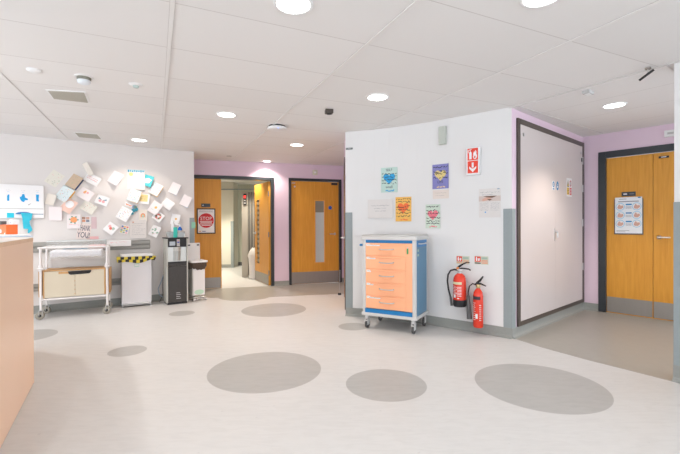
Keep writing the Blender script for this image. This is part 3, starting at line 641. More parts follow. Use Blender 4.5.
def co2_ext():
    R = .052; OW = Wall(WP.w(0, 0, R+.045), WP.D); s, z = OW.at(478.2, 327.6); P = OW.w(s, max(z, .01)+.005)
    t = thing('fire_extinguisher', 'slim all-red fire extinguisher with black horn, right of two', 'fire extinguisher', P, WP.a, None)
    H = .42
    b = MB().lathe([(R*.85, 0), (R, .012), (R, H-.085), (R*.9, H-.05), (R*.6, H-.022), (.018, H-.005), (.018, H)], EXR, n=28).build('cylinder', t)
    o = MB()
    def band(a0, a1, z0, z1, m, r=R+.0012):
        n = 10; vs = []
        for i in range(n+1): a = a0+(a1-a0)*i/n; vs += [(r*math.sin(a), -r*math.cos(a), z0), (r*math.sin(a), -r*math.cos(a), z1)]
        o.add(vs, [(2*i, 2*i+2, 2*i+3, 2*i+1) for i in range(n)], m)
    band(-.9, .75, .30, .335, INK)
    for k in range(9): band(-.9, -.2-.12*(k % 2), .26-k*.022, .266-k*.022, PLW); band(.55, .95, .24-k*.02, .246-k*.02, PLW)
    band(-.2, .25, .10, .15, PLW, R+.0014); o.build('label_print', b)
    MB().lathe([(.02, H), (.026, H+.02), (.02, H+.04)], mat('brass', (.55, .42, .22), .3, metal=.8), n=14).build('valve', t)
    MB().tube([(-.03, 0, H+.035), (.03, -.01, H+.05), (.09, -.02, H+.03)], [.012, .010, .006], BLK).build('carry_handle', t)
    MB().tube([(-.015, 0, H+.05), (.02, 0, H+.08), (.055, -.01, H+.125), (.06, -.01, H+.13)], [.012, .013, .008, .003], BLK).build('squeeze_lever', t)
    MB().tube([(-.02, 0, H+.03), (-.06, 0, H+.04), (-.095, 0, H+.01), (-.105, -.01, H-.06), (-.10, -.015, H-.1)], .006, BLK).build('hose', t)
    MB().tube([(-.103, -.015, H-.09), (-.098, -.02, H-.17), (-.085, -.025, H-.34)], [.016, .022, .028], DGREY, 14).build('horn', t)
    MB().box(-.02, .02, R, R+.043, .28, .34, KICK).build('wall_bracket', t)
co2_ext()

# ------------------------------------------------------------------ drawer trolley
def drawer_trolley():
    P = Vector((.640, 4.583, 0)); A = math.atan2(-.482, .877)
    t = thing('drawer_trolley', 'blue and peach medical trolley with five drawers on castors by the curved wall', 'trolley', P, A)
    hx, hy = .315, .222; z0, z1 = .172, 1.048
    BL = mat('trolley_blue', (.10, .22, .34), .4, var=.03); BLF = mat('trolley_blue_front', (.015, .19, .46), .35)
    PEACH = mat('drawer_peach', (.93, .46, .26), .4, var=.015); ALU = mat('trolley_grey', (.58, .58, .57), .4)
    MB().box(-hx+.02, hx-.02, -hy+.02, hy-.02, z0+.02, z1-.01, BL).build('cabinet', t)
    for sx in (-1, 1):
        for sy in (-1, 1): MB().box(sx*(hx-.02)-.02, sx*(hx-.02)+.02, sy*(hy-.02)-.02, sy*(hy-.02)+.02, z0, z1, ALU, .006).build('corner_post', t)
    b = MB().box(-hx-.012, hx+.012, -hy-.008, hy+.012, z0-.02, z0+.015, ALU, .006).build('base_frame', t)
    tp = MB().box(-hx-.012, hx+.012, -hy-.012, hy+.012, z1-.036, z1+.005, ALU, .008); tp.box(-hx+.01, hx-.01, -hy+.01, hy-.01, z1+.004, z1+.007, PLG); tp = tp.build('top', t)
    o = MB()
    o.tube([(-hx, -hy-.0, z1+.010), (hx, -hy, z1+.010), (hx, hy, z1+.010), (-hx, hy, z1+.010)], .009, ALU, 8, closed=True)
    o.build('top_rim', t)
    MB().box(-hx+.035, hx-.035, -hy+.004, -hy+.021, z1-.066, z1-.034, BLF).build('front_band', t)
    MB().box(-hx+.03, hx-.04, -hy-.002, -hy+.02, z0+.015, z0+.06, BLF).build('front_band', t)
    d0, d1 = z0+.065, z1-.069; dh = (d1-d0)/5; fx0, fx1 = -hx+.038, hx-.038
    MB().box(fx1-.072, fx1, -hy+.002, -hy+.02, d0, d1, PEACH, .003).build('locking_panel', t)
    MB().box(fx1-.060, fx1-.044, -hy-.008, -hy+.002, d1-.115, d1-.055, C('lock_green', .05, .35, .12), .003).lathe([(.007, 0), (.007, -.006)], STEEL, (fx1-.052, -hy+.002, d1-.045), 10, 'y').build('lock', t)
    MB().box(fx0+.002, fx1-.002, -hy+.006, -hy+.0195, d0+.001, d1-.001, PEACH).build('drawer_surround', t)
    for k in range(5):
        zb = d0+k*dh; d = MB().box(fx0, fx1-.073, -hy+.0, -hy+.02, zb+.004, zb+dh-.004, PEACH, .004)
        for q in range(2): cx = -.14+q*.24;   # moulded lip at the top edge
        d = d.build('drawer', t)
        MB().box(fx0+.06, fx1-.12, -hy-.008, -hy+.0, zb+dh-.020, zb+dh-.006, PEACH, .003).build('lip', d)
        h = MB(); c = (fx0+fx1-.08)/2+.02; zz = zb+dh*.52
        h.tube([(c-.085, -hy, zz+.006), (c-.08, -hy-.022, zz+.004), (c-.03, -hy-.028, zz), (c+.03, -hy-.028, zz), (c+.08, -hy-.022, zz+.004), (c+.085, -hy, zz+.006)], .0065, STEEL, 8); h.build('handle', d)
        r = MB(); r.tube([(c-.07, -hy-.001, zz-.006), (c-.05, -hy-.003, zz-.032), (c, -hy-.003, zz-.045), (c+.05, -hy-.003, zz-.032), (c+.07, -hy-.001, zz-.006)], .003, PEACH, 6); r.build('finger_recess', d)
        wd = (.17, .085, .055, .11, .165)[k]; L_ = MB().box(fx0+.012, fx0+.012+wd, -hy-.0015, -hy, zb+dh-.034, zb+dh-.010, PLW); scribble(L_, fx0+.018, fx0+wd, zb+dh-.022, .008, -hy-.002, INKG, t=.003, seed=70+k); L_.build('label_strip', d)
    s = MB().box(hx-.012, hx-.002, -hy+.04, hy-.04, z0+.015, z1-.11, BL).box(hx-.008, hx+.001, -hy+.05, hy-.05, z0+.04, z1-.13, mat('trolley_side', (.105, .24, .37), .5, var=.05, scale=60)).build('side_panel', t)
    MB().box(hx-.014, hx-.001, -hy+.04, hy-.04, z1-.11, z1-.036, BLF).build('side_panel', t)
    MB().box(hx+.001, hx+.004, -hy+.055, -hy+.10, z1-.16, z1-.135, C('sage', .38, .50, .42)).box(hx+.001, hx+.004, -hy+.055, -hy+.10, z1-.21, z1-.185, C('sage', .38, .50, .42)).build('side_label', t)
    o = MB(); o.tube([(hx+.0, -hy+.10, z1-.075), (hx+.03, -hy+.12, z1-.075), (hx+.03, hy-.12, z1-.075), (hx, hy-.10, z1-.075)], .007, STEEL); o.build('side_rail', t)
    o = MB().box(-hx-.055, -hx-.008, -.06-hy*.6, -hy*.6+.0, z1-.11, z1-.085, BLF, .008).build('side_hook', t)
    for sx in (-1, 1):
        for sy in (-1, 1):
            cx, cy = sx*.276, sy*.19
            c = MB().lathe([(.022, .118), (.022, .155)], ALU, (cx, cy, 0), 14).box(cx-.02, cx-.014, cy-.02, cy+.03, .04, .12, ALU).box(cx+.014, cx+.02, cy-.02, cy+.03, .04, .12, ALU).box(cx-.02, cx+.02, cy-.02, cy+.03, .108, .12, ALU).build('castor', t)
            MB().lathe([(.03, -.012), (.05, -.011), (.05, .011), (.03, .012)], DGREY, (cx, cy+.01, .05), 20, 'x').cyl((cx-.022, cy+.01, .05), .008, .044, STEEL, 8, 'x').build('wheel', c)
            if sy < 0: MB().box(cx-.016, cx+.016, cy-.045, cy-.015, .085, .10, PLG, .004).build('brake_pedal', c)
drawer_trolley()

# ------------------------------------------------------------------ bassinet trolley
def bassinet():
    A = math.atan2(.328, .65); P = Vector((-3.471, 5.179, 0))
    dx = Vector((math.cos(A), math.sin(A), 0)); dy = Vector((-math.sin(A), math.cos(A), 0))
    P = P + dy*.19; D = .19
    t = thing('baby_cot_trolley', 'white-framed hospital baby cot with clear tub over a cream cupboard, on castors', 'cot', P, A)
    HX = .364; CL = mat('clear_acrylic', (.93, .96, .95), .06, var=0, alpha=.16, spec=.6)
    CW = wood('cot_wood', (.55, .30, .12), (.66, .40, .18)); DC = mat('door_cream', (.66, .59, .46), .5, var=.015)
    fr = MB(); z1 = .905
    for sx in (-1, 1):
        for sy in (-1, 1): fr.tube([(sx*HX, sy*D, .11), (sx*HX, sy*D, z1)], .0145, ENAM, 10)
        fr.tube([(sx*HX, -D, z1), (sx*HX, D, z1)], .011, ENAM); fr.tube([(sx*HX, -D, .22), (sx*HX, D, .22)], .011, ENAM)
    for sy in (-1, 1): fr.tube([(-HX-.03*(sy < 0), sy*D, z1), (HX+.02*(sy < 0), sy*D, z1)], .0125, ENAM); fr.tube([(-HX, sy*D, .245), (HX, sy*D, .245)], .012, ENAM)
    fr.build('frame', t)
    for sx in (-1, 1):
        for z in (.655,): MB().lathe([(.022, -.03), (.026, 0), (.022, .03)], ENAM, (sx*HX, -D, z), 12).cyl((sx*HX-.03, -D-.012, z-.012), .014, .06, ENAM, 10, 'x').build('clamp', t)
    cb = MB().box(-HX+.035, HX-.035, -D+.03, D-.01, .275, .595, DC).build('cupboard', t)
    o = MB(); zt = .61
    for sx in (-1, 1): o.box(sx*(HX-.028)-.007, sx*(HX-.028)+.007, -D+.008, D, .262, zt, CW)
    o.box(-HX+.02, HX-.02, -D+.01, D, zt-.006, zt+.003, CW)
    o.build('wood_casing', cb)
    for k in range(2):
        x0 = -HX+.036 + k*(HX-.035); dr = MB().box(x0, x0+HX-.038, -D+.006, -D+.03, .266, .600, DC, .002).build('cupboard_door', t)
        if k == 0: MB().box(x0+.15, x0+.26, -D+.004, -D+.009, .565, .594, CW).build('handle_notch', dr)
    o = MB(); n0 = -HX+.036+.25; o.plate([(n0, .594), (n0+.26, .600), (n0+.255, .570), (n0+.235, .556), (n0+.03, .548), (n0+.01, .56)], -D+.002, -D+.007, BLK); o.build('handle_slot', t)
    for q in range(4): MB().cyl((-.002, -D+.002, .30+q*.055), .006, .012, CW, 8, 'y').build('hinge_pin', t)
    # outer wood panels hung on the far side posts
    for sx in (-1, 1): MB().box(sx*(HX+.025)-.008, sx*(HX+.025)+.008, -D+.05, D-.02, .275, .60, CW).build('end_panel', t)
    # clear tub
    tb = MB(); a, b_, c, d = -HX+.055, HX-.03, -D+.03, D-.01; zb, zt = .755, .985; th = .006
    lo_ = [(a+.03, c+.02), (b_-.03, c+.02), (b_-.03, d-.02), (a+.03, d-.02)]; up = [(a, c), (b_, c), (b_, d), (a, d)]
    vs = [(x, y, zb) for x, y in lo_] + [(x, y, zt) for x, y in up]
    tb.add(vs, [(0,3,2,1)] + [(i, (i+1) % 4, 4+(i+1) % 4, 4+i) for i in range(4)], CL)
    tb.tube([(x, y, zt) for x, y in up], .005, mat('acrylic_rim', (.78, .82, .82), .2), 6, closed=True)
    tub = tb.build('clear_tub', t)
    mt = MB().box(a+.035, b_-.035, c+.025, d-.025, .775, .868, mat('sheet_white', (.80, .80, .83), .8, var=.03, scale=14, bump=.4), .02).build('mattress', t)
    # folded bedding lying on the mattress
    tag(MB().box(-.20, .08, -.06, .05, 0, .028, mat('towel_blue', (.16, .30, .42), .8), .01).build('folded_towel', loc=P+dx*.05+Vector((0, 0, .876)), rz=A), 'dark blue folded towel lying in the clear cot', 'towel')
    tag(MB().box(-.10, .10, -.05, .05, 0, .05, mat('blanket_pink', (.78, .52, .52), .85, var=.05), .018).build('folded_blanket', loc=P+dx*.235+Vector((0, 0, .878))+dy*.0, rz=A), 'pale pink folded blanket at the right end of the clear cot', 'blanket')
    for sx in (-1, 1):
        for sy in (-1, 1):
            cx, cy = sx*HX, sy*D
            c_ = MB().lathe([(.016, .085), (.018, .12)], DGREY, (cx, cy, 0), 12).box(cx-.02, cx-.014, cy-.025, cy+.025, .045, .11, PLG).box(cx+.014, cx+.02, cy-.025, cy+.025, .045, .11, PLG).box(cx-.02, cx+.02, cy-.025, cy+.025, .11, .12, PLG).build('castor', t)
            MB().lathe([(.028, -.020), (.05, -.018), (.05, .018), (.028, .020)], mat('castor_olive', (.33, .31, .26), .4), (cx-.01, cy, .05), 20, 'y').lathe([(0, -.024), (.018, -.022), (.02, -.018)], BLK, (cx-.01, cy, .05), 12, 'y').build('wheel', c_)
bassinet()

# ------------------------------------------------------------------ lidded bin with hazard tape
def lidded_bin():
    a = Vector((-3.145, 5.70, 0)); b = Vector((-2.815, 5.905, 0)); A = math.atan2(b.y-a.y, b.x-a.x); dx = Vector((math.cos(A), math.sin(A), 0)); dy = Vector((-math.sin(A), math.cos(A), 0))
    wd = (b-a).length; P = (a+b)/2 + dy*.125
    t = thing('waste_bin', 'tall white square bin with yellow and black tape round its rim', 'bin', P, A)
    h = wd/2; Wm = mat('bin_white', (.74, .73, .75), .4, var=.015)
    MB().box(-h, h, -.125, .125, .055, .70, Wm, .006).build('body', t)
    lid = MB(); lid.box(-h-.01, h+.02, -.15, .14, .733, .770, PLW, .01).build('lid', t)
    # gathered waste sack folded over the rim
    YE = mat('sack_yellow', (.78, .62, .06), .5, var=.06, scale=30); Bk = mat('sack_black', (.025, .022, .02), .45)
    o = MB(); nx = 11; R = random.Random(4); x0, x1 = -h-.065, h+.055
    def prof(u): return .649+.012*math.sin(u*9)+(.030*max(0, u-.62)/.38)+.012*abs(u-.4)
    for r_ in range(2):
        for i in range(nx):
            u0, u1 = i/nx, (i+1)/nx; sk = .018 if r_ else 0
            zt0 =   .735 if r_ == 0 else (.735+prof(u0))/2; zb0 = (.735+prof(u0))/2 if r_ == 0 else prof(u0)
            zt1 =   .735 if r_ == 0 else (.735+prof(u1))/2; zb1 = (.735+prof(u1))/2 if r_ == 0 else prof(u1)
            xa, xb = x0+(x1-x0)*u0+sk, x0+(x1-x0)*u1+sk
            xa, xb = min(xa, x1), min(xb, x1)
            y = -.152-.006*((i+r_) % 2)
            o.add([(xa, y, zb0), (xb, y, zb1), (xb, y-.004, zt1), (xa, y-.004, zt0), (xa, -.12, zb0+.004), (xb, -.12, zb1+.004), (xb, -.12, zt1), (xa, -.12, zt0)],
                  [(0,1,2,3), (5,4,7,6), (0,4,5,1), (3,2,6,7), (1,5,6,2), (4,0,3,7)], Bk if (i+r_) % 2 else YE)
    o.box(x0+.01, -h+.0, -.15, .10, .66, .725, YE); o.box(h, x1-.01, -.15, .10, .67, .725, Bk)
    s = o.build('hazard_sack', t); s['label'] = 'yellow and black striped sack edge'
    MB().box(-.035, .03, -.1275, -.125, .58, .635, mat('sticker_green', (.52, .68, .60), .5)).rect(-.027, .022, .597, .617, -.128, PLW).build('sticker', t)
    b_ = MB()
    b_.tube([(-h+.005, -.12, .045), (h-.005, -.12, .045)], .009, STEEL); b_.tube([(-h+.005, -.12, .025), (h-.005, -.12, .025)], .006, STEEL)
    for sx in (-1, 1):
        b_.tube([(sx*(h-.01), -.12, 0), (sx*(h-.01), -.12, .05)], .008, STEEL); b_.tube([(sx*(h-.01), .12, 0), (sx*(h-.01), .12, .05)], .008, STEEL); b_.tube([(sx*(h-.01), -.12, .045), (sx*(h-.01), .12, .045)], .008, STEEL)
    b_.build('stand', t)
lidded_bin()

# ------------------------------------------------------------------ water dispenser
def dispenser():
    a = Vector((-2.572, 5.87, 0)); A = .585; b = a + Vector((math.cos(A), math.sin(A), 0))*.30; dy = Vector((-math.sin(A), math.cos(A), 0))
    wd = (b-a).length; P = (a+b)/2 + dy*.15; h = wd/2; D = .15; H = 1.0
    t = thing('water_dispenser', 'tall grey and black water dispenser with a white screen against left wall', 'water dispenser', P, A)
    SI = mat('dispenser_silver', (.52, .52, .47), .38, var=.02); BR = mat('dispenser_charcoal', (.045, .04, .036), .4, var=.2, scale=40)
    MB().box(-h, h, -D+.03, D, .02, H-.01, SI, .008).build('casing', t)
    for sx in (-1, 1): MB().box(sx*(h-.008)-.009, sx*(h-.008)+.009, -D, -D+.031, .03, H-.01, SI, .004).build('side_column', t)
    MB().box(-h-.012, h+.01, -D-.012, D, H-.012, H+.004, BLK, .004).build('top', t)
    pn = MB().box(-h+.019, h-.019, -D-.001, -D+.03, .862, H-.013, BLK, .004).build('control_panel', t)
    MB().box(-h+.04, -.03, -D-.004, -D-.0012, .885, .945, C('screen_pale', .50, .55, .60)).build('screen', pn)
    MB().box(-.008, .035, -D-.004, -D-.0012, .873, .98, PLG).rect(-.002, .03, .925, .942, -D-.0045, C('deep_blue', .02, .05, .45)).rect(0, .026, .948, .966, -D-.0045, C('pink_brown', .6, .35, .3)).build('button_strip', pn)
    al = MB(); al.box(-h+.019, h-.019, -D+.025, -D+.035, .64, .862, mat('alcove_silver', (.55, .55, .52), .3, metal=.4)); al.build('alcove_back', t)
    MB().lathe([(.05, .0), (.055, .02), (.055, .06)], mat('alcove_silver', (.55, .55, .52), .3, metal=.4), (0, -D+.03, .80), 18).build('spout', t)
    MB().lathe([(.06, 0), (.062, .14)], mat('alcove_silver2', (.42, .43, .41), .35, metal=.4), (0, -D+.055, .66), 18).build('spout_guard', t)
    MB().box(-h+.019, h-.019, -D-.012, -D+.03, .625, .642, BLK, .003).build('drip_tray', t)
    d = MB().box(-h+.019, h-.019, -D-.003, -D+.03, .035, .578, BR, .003).build('lower_door', t)
    MB().box(-h+.019, h-.019, -D+.002, -D+.03, .583, .625, BR).build('upper_trim', t)
    o = MB()
    for q in range(4): o.rect(-.02, .045-(q % 2)*.01, .085+q*.028, .093+q*.028, -D-.0035, PLG)
    o.build('print', d)
    MB().box(-h+.01, h-.01, -D+.01, D-.01, .003, .035, BLK).build('plinth', t)
    o = MB(); zz = .0
    tag(MB().tube([tuple(P + dy*.08 + Vector((-h-.012, -.02, .42))), tuple(P + dy*.02 + Vector((-h-.05, -.03, .33))), tuple(P+Vector((-h-.10, -.04, .22))), tuple(P+Vector((-h-.08, -.04, .13))), tuple(P+Vector((-h-.03, -.03, .09)))], .006, mat('hose_blue', (.28, .38, .50), .4)).build('water_hose', None), 'thin blue water hose looping down left of the water dispenser', 'hose')
    tag(MB().tube([tuple(P + dy*.08 + Vector((-h-.014, -.01, .45))), tuple(P + Vector((-h-.05, .0, .30))), tuple(P+Vector((-h-.045, .0, .12))), tuple(P+Vector((-h-.10, .0, .006)))], .004, BLK).build('power_cable', None), 'thin black cable hanging left of the water dispenser', 'cable')
    # basket of bottles on top
    T = H+.005; q = P+Vector((0, 0, T)); dx = Vector((math.cos(A), math.sin(A), 0))
    k = thing('wire_basket', 'clear plastic tray of bottles on top of the water dispenser', 'tray', q+dx*(-.0)+dy*.0, A)
    TR = mat('tray_clear', (.62, .66, .66), .15, alpha=.55)
    MB().box(-.105, .105, -.11, .06, 0, .006, TR).build('base', k); o = MB(); o.box(-.115, .115, -.12, -.115, 0, .085, TR); o.box(-.115, .115, .06, .065, 0, .085, TR); o.box(-.115, -.11, -.115, .06, 0, .085, TR); o.box(.11, .115, -.115, .06, 0, .085, TR); o.build('sides', k)
    o = MB(); o.tube([(-.115, -.12, .085), (.115, -.12, .085), (.115, .065, .085), (-.115, .065, .085)], .005, STEEL, 6, closed=True); o.build('rim', k)
    tl = C('teal_bottle', .05, .55, .46)
    bt = thing('soap_bottle', 'bright mint-green bottle standing in front of the tray on the dispenser', 'bottle', q+dx*-.025-dy*.145, A)
    MB().box(-.028, .028, -.012, .012, 0, .155, tl, .008).build('body', bt)
    bt = thing('spray_bottle', 'clear spray bottle with deep blue shoulder in the dispenser tray', 'bottle', q+dx*.065-dy*.02+Vector((0, 0, .007)), A)
    MB().lathe([(.032, 0), (.034, .06), (.034, .10)], mat('bottle_clear', (.7, .76, .8), .2, alpha=.7), n=18).build('body', bt); MB().lathe([(.034, .10), (.03, .125), (.012, .15), (.012, .155)], C('cap_blue', .01, .14, .55), n=18).build('shoulder', bt)
    MB().lathe([(.012, .155), (.012, .19)], PLW, n=12).tube([(.0, 0, .19), (-.035, 0, .205)], .008, PLW).build('trigger', bt)
    bt = thing('white_bottle', 'slim white bottle in the dispenser tray behind the mint-green one', 'bottle', q+dx*-.03+dy*.0+Vector((0, 0, .007)), A)
    MB().lathe([(.024, 0), (.024, .19), (.012, .215), (.012, .235)], PLW, n=16).build('body', bt)
    tag(MB().lathe([(.018, 0), (.02, .015), (.012, .03), (.006, .035)], PLW, n=12).build('bottle_cap', loc=q+dx*.12-dy*.11, rz=A), 'small white cap at the right edge of the dispenser top', 'cap')
dispenser()

# ------------------------------------------------------------------ pedal bin
def pedal_bin():
    a = Vector((-2.285, 6.185, 0)); b = Vector((-2.135, 6.30, 0)); A = math.atan2(b.y-a.y, b.x-a.x); dy = Vector((-math.sin(A), math.cos(A), 0)); dx = Vector((math.cos(A), math.sin(A), 0))
    P = (a+b)/2 + dy*.14 - dx*.012; h = .092
    t = thing('pedal_bin', 'slim white pedal bin with raised lid and dark sack, beside the dispenser', 'bin', P, A)
    Wm = mat('bin_white2', (.76, .74, .74), .4, var=.01)
    MB().box(-h, h, -.13, .13, .085, .56, Wm, .006).box(-h-.012, -h, -.13, .13, .085, .56, PLG).build('body', t)
    o = MB(); R = random.Random(2)
    SK = mat('sack_brown', (.075, .05, .035), .35, var=.3, scale=20, bump=.8)
    # crumpled sack collar
    n = 28; ring = []
    for i in range(n):
        u = 2*PI*i/n; cx = (h+.03)*max(-1, min(1, 1.3*math.cos(u))); cy = .155*max(-1, min(1, 1.3*math.sin(u))); ring.append((cx, cy))
    vs = [(x*(1+.02*R.random()), y*(1+.02*R.random()), .605) for x, y in ring] + [(x*(.98+.04*R.random()), y*(.95+.04*R.random()), .54+.01*R.random()) for x, y in ring] + [(x*.84, y*.90, .475+.03*R.random()) for x, y in ring]
    fs = [(r_*n+i, r_*n+(i+1) % n, (r_+1)*n+(i+1) % n, (r_+1)*n+i) for r_ in range(2) for i in range(n)]
    o.add(vs, fs, SK, True); o.build('waste_sack', t)
    o = MB(); H = .60
    o.box(-h-.035, h+.035, -.165, -.135, H, H+.03, PLW, .006); o.box(-h-.035, h+.035, .13, .155, H, H+.03, PLW, .006); o.box(-h-.035, -h-.005, -.135, .13, H, H+.03, PLW, .006); o.box(h+.005, h+.035, -.135, .13, H, H+.03, PLW, .006); o.build('rim', t)
    ld = MB().box(-h-.025, h+.015, .145, .16, H+.03, H+.30, PLW, .008).build('lid', t)
    for sx in (-1, 1): MB().box(sx*(h-.02)-.018, sx*(h-.02)+.018, .138, .146, H+.255, H+.275, BLK).build('lid_buffer', ld)
    st = MB().disc(0, .135, .075, -.1305, mat('sticker_mint', (.50, .70, .55), .5), 24, .038); st.rect(-.04, .03, .535, .55, -.1305, mat('sticker_mint', (.50, .70, .55), .5)); st.build('sticker', t)
    o = MB()
    for sx in (-1, 1): o.tube([(sx*h, .13, .09), (sx*h, .12, .03), (sx*h, -.16, .022)], .009, STEEL); o.lathe([(.02, -.012), (.022, 0), (.02, .012)], STEEL, (sx*h, -.16, .022), 12, 'x')
    o.tube([(-h, -.12, .05), (h, -.12, .05)], .009, STEEL); o.tube([(-h, -.15, .028), (h, -.15, .028)], .006, STEEL); o.build('stand', t)
pedal_bin()

# ------------------------------------------------------------------ inside the ward
def on_floor(x, d): return Vector(((x-340)/FPX*d, d, 0))
P = on_floor(243, 9.0); t = thing('folding_screen', 'tall grey folded screen standing inside the ward doorway', 'screen', P)
SG = mat('screen_grey', (.44, .41, .36), .6, var=.05, scale=20, stretch=(1, 1, .1)); SD = mat('screen_dark', (.20, .19, .17), .6, var=.05)
MB().box(-.03, .11, 0, .05, .0, 1.95, SG, .004).build('panel', t)
for k in range(4): MB().lathe([(.024, .04), (.024, 1.94)], SG if k % 2 else SD, (.125+k*.03, .06+.02*(k % 2), 0), 10).build('panel', t)
MB().box(.24, .34, .05, .10, .04, 1.93, SD).build('panel', t)
u = MB().box(.02, .085, -.03, 0, 1.64, 1.90, BLK, .004).build('indicator_unit', t)
MB().box(.03, .075, -.034, -.03, 1.80, 1.86, mat('red_light', (.8, .02, .02), .4, emit=(1, .05, .04), estr=1.2)).build('red_light', u)
for z in (1.67, 1.73): MB().box(.032, .072, -.034, -.03, z, z+.03, PLG).build('button', u)
P = on_floor(253.6, 8.75); t = thing('laundry_sack', 'white waste sack bulging over a white stand behind the open ward door', 'sack', P)
o = MB(); R = random.Random(3); n = 16; rows = []
prof = [(.10, .02), (.11, .25), (.115, .45), (.13, .52), (.10, .60), (.06, .66), (.03, .69)]
vs = [(r_*(1+.12*R.uniform(-1, 1))*math.cos(2*PI*i/n), r_*(1+.12*R.uniform(-1, 1))*math.sin(2*PI*i/n), z+.012*R.uniform(-1, 1)) for r_, z in prof for i in range(n)]
o.add(vs, [(r_*n+i, r_*n+(i+1) % n, (r_+1)*n+(i+1) % n, (r_+1)*n+i) for r_ in range(len(prof)-1) for i in range(n)], PLW, True); o.build('sack', t)
MB().box(-.09, .09, -.09, .09, 0, .02, PLG).build('stand', t)

# ------------------------------------------------------------------ glove and apron board on the left wall
BOARD = mat('board_white', (.84, .83, .83), .35, var=.01)
s0, s1, z0, z1 = .0, .485, 1.293, 1.735
t = thing('glove_board', 'white wall dispenser board with three blue glove pictures above the desk', 'dispenser board', WL.w(0, z0, .001), WL.a)
MB().box(.0, .485, -.03, 0, 0, z1-z0, BOARD, .005).build('board', t)
AQ = C('aqua', .02, .52, .68); GB = C('glove_blue', .01, .33, .68)
def bd(x, y): s, z = WL.at(x, y); return s, z-z0
o = MB()
for (x, y, pts) in [(8.6, 197.5, [(-.012,-.045),(.01,-.045),(.012,.035),(0,.04),(-.012,.02)]), (23.3, 198, [(-.03,-.02),(-.012,-.05),(.012,-.055),(.02,-.03),(.05,-.03),(.05,-.01),(.022,.005),(.014,.05),(-.008,.05),(-.016,.02),(-.035,.01)]), (37.8, 198, [(-.015,-.045),(.015,-.05),(.012,-.01),(.015,.045),(-.018,.045)])]:
    s, z = bd(x, y); o.flat([(s+a, z+b) for a, b in pts], -.0305, GB)
    scribble(o, s-.02, s+.02, z+.095, .006, -.0305, INKG, t=.002, seed=int(x)); o.rect(s-.012, s+.012, z+.07, z+.078, -.0305, C('pale_blue', .55, .68, .80))
s, z = bd(23, 206); scribble(o, s-.07, s+.03, z, .012, -.0305, PLG, t=.002, seed=33); s, z = bd(29.5, 204.5); o.flat([(s-.015, z-.006), (s-.005, z-.012), (s+.02, z+.014), (s+.012, z+.012)], -.0305, INKG)
o.build('print', t)
s, z = bd(22, 208.7); MB().box(.006, .479, -.036, -.03, z-.004, z+.004, PLG).build('ledge', t)
s, z = bd(10.8, 215.5); MB().box(s-.036, s+.036, -.034, -.03, z-.03, z+.034, AQ).build('glove_slot', t)
s, z = bd(24, 213.5); o = MB(); o.plate([(s+.085*math.cos(a), z-.01+.03*math.sin(a)) for a in [PI*i/10 for i in range(11)]], -.05, -.03, C('apron_roll_blue', .02, .18, .42)); o.rect(s+.07, s+.21, z-.014, z-.002, -.0305, C('dusty_blue', .25, .35, .45)); o.build('apron_roll', t)
# hanging aqua apron
s, z = WL.at(27, 213); pts = []
o = MB(); ap = [(21.3, 213), (33, 213.5), (31.8, 219.5), (30, 221), (30.2, 224), (32.6, 229.2), (32.8, 230), (29.2, 233.4), (28, 232.6), (28.4, 229), (23.8, 228.7), (22.8, 219)]
o.plate([(lambda q: (q[0], q[1]-z0))(WL.at(x, y)) for x, y in ap], -.056, -.050, mat('apron_aqua', (.02, .45, .60), .4, var=.12, scale=18, bump=.5))
a_ = o.build('plastic_apron', loc=WL.w(0, z0, .001), rz=WL.a); tag(a_, 'torn aqua plastic apron hanging out of the glove board', 'apron')

# ------------------------------------------------------------------ reception desk
DESKM = mat('desk_peach', (.94, .64, .45), .32, var=.02, scale=3); EDGE = wood('desk_edge', (.78, .52, .33), (.86, .60, .40))
poly = [(-1.40, 1.38), (-2.300, 2.955), (-2.315, 2.985), (-2.34, 3.005), (-3.05, 3.80), (-3.75, 3.25), (-2.35, .85)]
t = thing('reception_desk', 'tall peach-fronted reception desk with wood-edged top at the left edge', 'desk', (-2.3, 2.5, 0))
L = [(x+2.3, y-2.5) for x, y in poly]
def shrink(L, k):
    cx = sum(p[0] for p in L)/len(L); cy = sum(p[1] for p in L)/len(L); return [(cx+(x-cx)*k, cy+(y-cy)*k) for x, y in L]
MB().prism(L, .004, 1.07, DESKM).build('front_panel', t)
MB().prism(shrink(L, 1.004), 1.07, 1.095, EDGE).prism(shrink(L, .992), 1.095, 1.0965, mat('desk_laminate', (.70, .66, .62), .4)).build('worktop', t)
def ondesk(x, d, z=1.097): v = EYE + ray(x, 227)*d; return Vector((v.x, v.y, z))
tag(MB().box(-.20, .15, -.12, .12, 0, .010, mat('paper_blue', (.62, .70, .80), .6), .002).box(-.19, .14, -.115, .11, .010, .018, PAPER, .002).build('paper_stack', loc=ondesk(8, 3.22), rz=-.6), 'thin stack of white and pale blue papers on the desk top', 'papers')
t = thing('card_box', 'orange-red box with a white label standing on the desk papers', 'box', ondesk(9, 3.36, 1.116), -.62)
MB().box(-.10, .075, -.04, .04, 0, .082, mat('box_orange', (.86, .15, .03), .45), .004).build('carton', t)
o = MB(); o.flat([(-.09, .012), (-.045, .012), (-.032, .026), (-.045, .042), (-.09, .038)], -.041, PAPER); o.disc(-.055, .026, .007, -.0415, C('mid_blue', .05, .25, .52), 10); o.flat([(.02, .0), (.045, .015), (.058, .012), (.06, .002)], -.041, PAPER); o.build('label_print', t)
tag(MB().box(-.05, .035, -.02, .02, 0, .03, DGREY, .004).build('stapler', loc=ondesk(2.5, 3.36, 1.199), rz=-.62), 'dark grey object lying on the left of the orange box', 'stapler')
t = thing('small_carton', 'small white carton with a blue mark on the orange box', 'box', ondesk(14.2, 3.37, 1.199), -.62)
